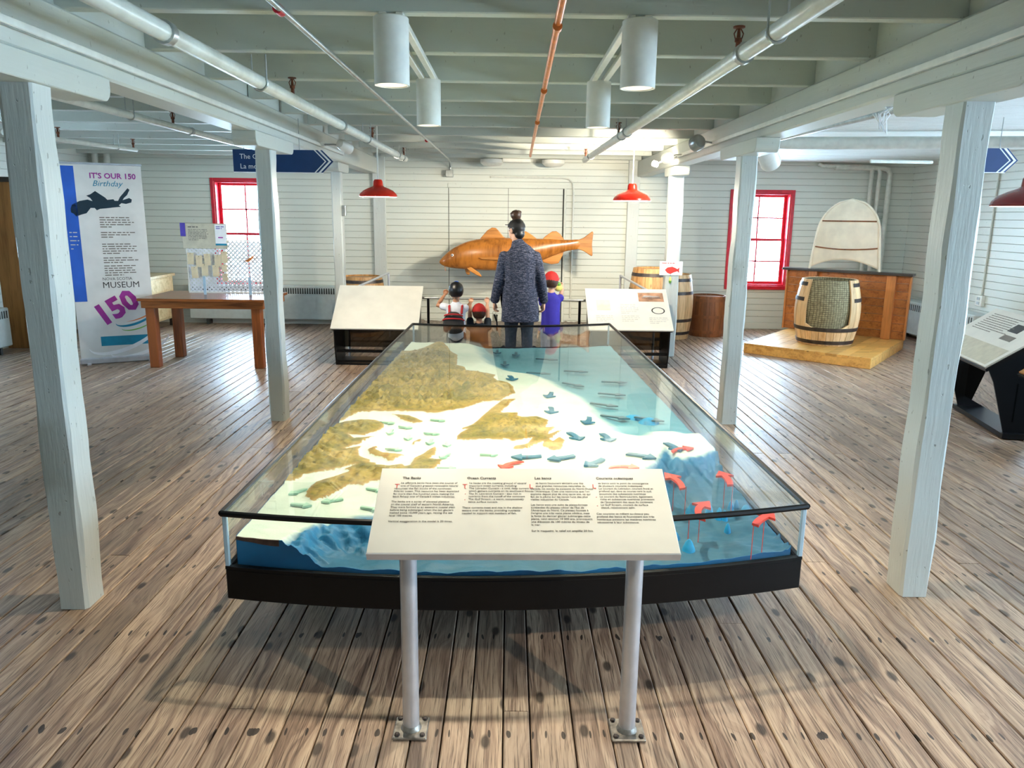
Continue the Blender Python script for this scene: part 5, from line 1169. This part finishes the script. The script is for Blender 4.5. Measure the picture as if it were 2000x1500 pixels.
for S, E_, W__ in ((LSh, LEl, LWr), (RSh, REl, RWr)):
    loft(b, [(*S, .052, .052), (*E_, .04, .04), (*(Vector(E_).lerp(Vector(W__), .4)), .038, .038), (*W__, .025, .023)])
hand(b, LWr, (-.05, .12, -1), (.25, 1, 0), 1.0, .75, up=(1, 0, 0)); hand(b, RWr, (.0, .12, -1), (-.25, 1, 0), 1.0, .7, up=(-1, 0, 0))
for sx, fx in ((-1, -.115), (1, .10)):
    loft(b, [(*w_(sx*.075, 0, .82), .09, .10), (*w_(sx*.085, .0, .62), .076, .085), (*w_(sx*.09, .01, .46), .055, .06), (*w_(sx*.092, -.01, .32), .052, .058), (*w_(sx*.094, -.01, .09), .034, .038)])
    loft(b, [(*w_(sx*.094, -.03, .045), .03, .035), (*w_(sx*.098, .05, .04), .038, .028), (*w_(sx*.1, .15, .03), .034, .02)])
wb_ = fuse(b, 'body', 'skin', wm, .0075, 2)
eyes(hc, 1.0, .75, wm)
t_ = MB()
for sx in (-1, 1): loft(t_, [(*w_(sx*.07, 0, .90), .098, .118), (*w_(sx*.078, .0, .80), .102, .118), (*w_(sx*.085, .0, .62), .088, .098), (*w_(sx*.09, .01, .46), .066, .072), (*w_(sx*.092, -.01, .32), .062, .068), (*w_(sx*.094, -.01, .10), .046, .052)])
fuse(t_, 'trousers', 'trouser', wm, .01)
for sx in (-1, 1):
    sh = MB(); loft(sh, [(*w_(sx*.094, -.045, .045), .04, .042), (*w_(sx*.098, .05, .042), .047, .037), (*w_(sx*.1, .165, .034), .04, .028)]); fuse(sh, 'shoe', 'shoe', wm, .008)
k_ = MB()
loft(k_, [(*w_(.012, .0, .585), .212, .150), (*w_(.01, .0, .72), .205, .145), (*w_(.005, .0, .86), .195, .140), (*w_(0, 0, 1.0), .182, .132), (*w_(0, 0, 1.15), .186, .132), (*w_(0, -.005, 1.27), .196, .125), (*w_(0, -.01, 1.335), .178, .105), (*w_(-.008, -.01, 1.38), .128, .09), (*w_(-.02, -.006, 1.42), .085, .076), (*w_(-.03, -.004, 1.455), .066, .066)], 22, True)
for S, E_, W__ in ((LSh, LEl, LWr), (RSh, REl, RWr)):
    S, E_, W__ = Vector(S), Vector(E_), Vector(W__)
    loft(k_, [(*(S+Z*.0), .062, .07), (*S.lerp(E_, .3), .064, .068), (*S.lerp(E_, .6), .06, .062), (*E_, .056, .058), (*E_.lerp(W__, .5), .055, .055), (*E_.lerp(W__, .98), .05, .048)])
kn = fuse(k_, 'cardigan', 'knit', wm, .011, 3)
for i, (x0_, x1_) in enumerate([(.10, .205), (-.2, -.12)]):     # hanging fold edges of the open front
    f_ = MB(); rg = []
    for j in range(9):
        z_ = .575+.05*i+.6*j/8; wv = .012*math.sin(j*1.3+i); rg.append([w_(x0_+wv, .05, z_), w_((x0_+x1_)/2, .135+wv, z_), w_(x1_+wv, .10, z_), w_(x1_+wv+.01, .085, z_), w_((x0_+x1_)/2, .115+wv, z_), w_(x0_+wv, .035, z_)])
    f_.rings(rg); f_.build('cardigan_front', 'knit', wm, smooth=True)
h_ = MB(); H = Vector(hc); rt = Matrix.Rotation(.75, 3, 'Z')
q = MB(); ball(q, (0, -.012, .022), .0845, .094, .103, 20, 14, -.62, 1)
h_.add([H+rt @ Vector(v) for v in q.v], q.f)
q = MB(); ball(q, (0, -.055, -.045), .062, .05, .06, 16, 10); h_.add([H+rt @ Vector(v) for v in q.v], q.f)
# keep hair off the face: carve by only using the back; fuse and stay outside the skull
hair = fuse(h_, 'hair', 'hairblack', wm, .008, 2)
bn_ = MB(); ball(bn_, (H.x-.005, H.y-.012, H.z+.155), .06, .058, .056); ball(bn_, (H.x-.003, H.y-.012, H.z+.105), .04, .04, .04)
for i in range(7):
    a = i*.9; loft(bn_, [(H.x-.005+.035*math.cos(a), H.y-.01+.035*math.sin(a), H.z+.12+.008*i, .016, .016), (H.x-.005+.05*math.cos(a+.7), H.y-.01+.05*math.sin(a+.7), H.z+.15+.006*i, .017, .017), (H.x-.005+.035*math.cos(a+1.4), H.y-.01+.035*math.sin(a+1.4), H.z+.18+.003*i, .012, .012)], 8)
fuse(bn_, 'hair_bun', 'hair', wm, .007, 2)
cp = MB(); q = MB(); ball(q, (0, 0, 0), .092, .102, .10, 24, 6, .05, .75); cp.add([H+rt @ (Vector(v)+Vector((0, -.006, .018))) for v in q.v], q.f)
cp.build('cap_band', 'capblack', wm, smooth=True)
vz = [(-.06, .078), (-.05, .125), (-.02, .152), (.02, .152), (.05, .125), (.06, .078)]
MB().prism(vz, H+Z*.045, rt @ X, rt @ Y, Z, .007).build('cap_visor', 'capblack', wm, bevel=.002)
MB().prism([(-.06, .079), (-.05, .127), (-.02, .155), (.02, .155), (.05, .127), (.06, .079), (.05, .118), (.02, .146), (-.02, .146), (-.05, .118)], H+Z*.04, rt @ X, rt @ Y, Z, .004).build('visor_trim', 'signwhite', wm)
gl = MB()
for sx in (-1, 1): gl.tube([H+rt @ Vector((sx*.083, -.01, .0)), H+rt @ Vector((sx*.08, .075, .01)), H+rt @ Vector((sx*.055, .095, .008)), H+rt @ Vector((sx*.012, .104, .01))], .003, 6)
gl.build('spectacles', 'signwhite', wm)
t = thing('key_bunch', 'small bunch of keys and tags held in the left hand of the cardigan wearer', 'keys', w_(-.285, .09, .6))
hp = Vector(LWr)+Vector((-.005, .045, -.12))
MB().tube([hp+Vector((.018*math.cos(a), 0, -.018+.018*math.sin(a))) for a in [2*math.pi*i/14 for i in range(15)]], .002, 6).build('ring', 'steel', t)
MB().prism([(-.02, -.11), (.02, -.11), (.022, -.04), (-.022, -.04)], hp+Vector((0, 0, 0)), X, Z, Y, .006).build('tag', 'beige', t, bevel=.002)
MB().prism([(.01, -.15), (.025, -.15), (.025, -.06), (.03, -.045), (.015, -.035), (.005, -.045), (.01, -.06)], hp+Vector((.012, .012, 0)), X, Z, Y, .003).build('key', 'steel', t)
MB().tube([hp+Vector((.0, 0, -.035)), hp+Vector((.03, 0, -.12)), hp+Vector((.035, .0, -.22))], .009, 8).build('strap', 'rubber', t, smooth=True)

# ------------------------------------------------------------------ children
def child(label, cx, cy, hz, s, turn, arms, shirt, pants, skin, extra, hair='hairblack', cap=None):
    """hz = head centre height, s = head scale"""
    p = thing('person', label, 'person', (cx, cy, 0)); b = MB(); hc = Vector((cx, cy, hz)); sh = hz-.115*s-.012; hipz = sh*.52
    face(b, hc, s*.92, turn)
    loft(b, [(cx, cy-.005, sh-.03, .04, .038), (cx, cy, hz-.08, .036, .038)])
    loft(b, [(cx, cy, hipz-.02, .09, .07), (cx, cy, (hipz+sh)/2, .085, .066), (cx, cy, sh-.06, .095, .062), (cx, cy, sh-.02, .05, .045)])
    sl = MB()
    loft(sl, [(cx, cy, hipz-.05, .115, .092), (cx, cy, (hipz+sh)/2, .108, .086), (cx, cy, sh-.07, .115, .08), (cx, cy, sh-.03, .085, .062), (cx, cy, sh-.012, .055, .05)], 18)
    for sx, (el, wr, hd, th) in zip((-1, 1), arms):
        S = Vector((cx+sx*.105, cy, sh-.06)); el, wr = Vector(el), Vector(wr)
        loft(b, [(*S, .032, .032), (*el, .026, .026), (*el.lerp(wr, .4), .026, .026), (*wr, .018, .017)])
        hand(b, wr, hd, th, .68, 1.0)
        loft(sl, [(*S, .046, .046), (*S.lerp(el, .55), .043, .043)])
    for sx in (-1, 1):
        loft(b, [(cx+sx*.05, cy, hipz, .056, .058), (cx+sx*.055, cy+.005, hipz*.55, .042, .043), (cx+sx*.056, cy-.005, hipz*.35, .038, .042), (cx+sx*.057, cy, .06, .026, .028)])
        loft(b, [(cx+sx*.057, cy-.02, .03, .024, .026), (cx+sx*.06, cy+.07, .025, .028, .018)])
    fuse(b, 'body', skin, p, .0065, 2); eyes(hc, s*.92, turn, p)
    fuse(sl, 'shirt', shirt, p, .009)
    t_ = MB()
    for sx in (-1, 1): loft(t_, [(cx+sx*.045, cy, hipz+.03, .066, .074), (cx+sx*.052, cy, hipz*.8, .066, .07), (cx+sx*.055, cy, hipz*.45, .055, .058), (cx+sx*.057, cy, .09, .042, .046)])
    fuse(t_, 'trousers', pants, p, .009)
    for sx in (-1, 1):
        q = MB(); loft(q, [(cx+sx*.057, cy-.03, .034, .033, .033), (cx+sx*.06, cy+.085, .03, .035, .026)]); fuse(q, 'shoe', 'shoe', p, .008)
    rt = Matrix.Rotation(turn, 3, 'Z'); q = MB(); ball(q, (0, -.014*s, .015*s), .088*s, .094*s, .102*s, 18, 12, -.75, 1); h_ = MB().add([hc+rt @ Vector(v) for v in q.v], q.f); fuse(h_, 'hair', hair, p, .008, 2)
    if cap:
        q = MB(); ball(q, (0, -.006*s, .025*s), .09*s, .1*s, .105*s, 22, 9, -.05, 1); cm = MB().add([hc+rt @ Vector(v) for v in q.v], q.f).build('cap', cap, p, smooth=True)
        v = MB().prism([(-.065*s, .075*s), (-.05*s, .135*s), (0, .158*s), (.05*s, .135*s), (.065*s, .075*s)], hc+Z*.03*s, rt @ X, rt @ Y, Z, .006).build('cap_visor', cap, p, bevel=.002); v.parent = cm
    return p, hc, sh
# first child: raised left arm, striped rucksack
cx, cy = -.615, 8.93
p, hc, sh = child('small dark-haired person in a white shirt with a red and black rucksack', cx, cy, .868, 1.0, .15,
    [((-.835, 8.97, .70), (-.765, 9.06, .80), (.35, .25, .6), (0, .3, 1)), ((-.525, 9.05, .63), (-.462, 9.24, .70), (.1, .8, .25), (-1, 0, .3))], 'shirtwhite', 'trouser', 'skin2', None)
q = MB().box(cx-.02, cx+.03, cy-.03, cy+.02, .968, .985).build('hair_clip', 'bblue', p, bevel=.008)
rk = thing('rucksack', 'small red and black rucksack on the back of the dark-haired child', 'rucksack', (cx-.01, cy-.15, .42))
m_ = MB(); loft(m_, [(cx-.02, cy-.15, .43, .115, .062), (cx-.02, cy-.155, .50, .125, .07), (cx-.02, cy-.15, .57, .115, .062), (cx-.02, cy-.145, .62, .075, .045)], 20); fuse(m_, 'bag', 'pack', rk, .009)
for z_, rr_, m__ in [(.55, .118, 'packred'), (.60, .10, 'packred')]: MB().tube([(cx-.02+rr_*math.cos(a)*1.02, cy-.155-.066*math.sin(a), z_+.028*math.sin(a)) for a in [math.pi*i/14 for i in range(15)]], .009, 8).build('piping', m__, rk, smooth=True)
for sx in (-1, 1): MB().tube([(cx+sx*.07, cy-.11, .62), (cx+sx*.075, cy-.06, .70), (cx+sx*.07, cy+.02, .705), (cx+sx*.075, cy+.085, .62), (cx+sx*.085, cy+.06, .50), (cx+sx*.09, cy-.09, .46)], .014, 8).build('shoulder_strap', 'packred', rk, smooth=True)
# second child: low, both hands on the rail
child('toddler in a red cap reaching up to the guard rail', -.352, 9.05, .60, .93, 0,
    [((-.465, 9.13, .60), (-.465, 9.25, .69), (0, .55, .6), (1, 0, 0)), ((-.255, 9.13, .60), (-.262, 9.25, .69), (0, .55, .6), (-1, 0, 0))], 'trouser', 'trouser', 'skin', None, 'hair', 'capred')
# third child: violet-blue shirt, half hidden
cx, cy = .49, 8.95
p, hc, sh = child('person in a red cap and violet-blue shirt half hidden beside the cardigan', cx, cy, .985, .98, -.5,
    [((.40, 9.10, .66), (.42, 9.24, .70), (0, .7, .3), (1, 0, 0)), ((.60, 9.05, .80), (.63, 9.06, .90), (-.3, .2, .8), (-1, .2, 0))], 'shirtblue', 'pantsgrey', 'skin', None, 'hair', 'capred')
o = MB(); ball(o, (.575, 9.0, .915), .05, .035, .045, 14, 10); o = fuse(o, 'soft_toy', 'yellow', None, .008); 
q = MB(); ball(q, (.575, 8.995, .955), .03, .028, .028, 12, 8); q = q.build('toy_head', 'bgreen', None, smooth=True); q.parent = o
tag(o, 'small pale yellow and green bundle held by the violet-blue shirted child', 'toy')

# ------------------------------------------------------------------ small extras
t = thing('wooden_stool', 'pale wooden stool by the heater, right of the platform', 'stool', (5.68, 10.05, 0))
MB().box(5.5, 5.86, 9.9, 10.2, .42, .445).build('seat', 'palewood', t, bevel=.004)
for x_ in (5.53, 5.80): MB().box(x_, x_+.025, 9.92, 10.18, 0, .42).build('side_leg', 'palewood', t, bevel=.003)
MB().box(5.555, 5.80, 10.03, 10.05, .2, .26).build('stretcher', 'palewood', t)
t = thing('string_tie', 'loose loops of white string tied to the underside of the right beam', 'string', (1.99, 4.3, 2.29))
for i in range(5):
    a = i*1.1; MB().tube([(1.99+.01*i, 4.3, 2.33), (1.99+.03*math.cos(a), 4.3+.04*math.sin(a), 2.29), (1.99+.02*math.cos(a+1), 4.3+.03*math.sin(a+1), 2.24-.012*i), (1.99-.01*i, 4.31+.01*i, 2.30)], .0035, 6).build('loop', 'signwhite', t, smooth=True)
MB().tube([(1.99, 4.3, 2.30), (1.995, 4.2, 2.312), (2.0, 4.08, 2.33)], .0035, 6).build('loose_end', 'signwhite', t, smooth=True)
# ------------------------------------------------------------------ tidy helper properties
for o in bpy.data.objects:
    if '_b' in o: del o['_b']
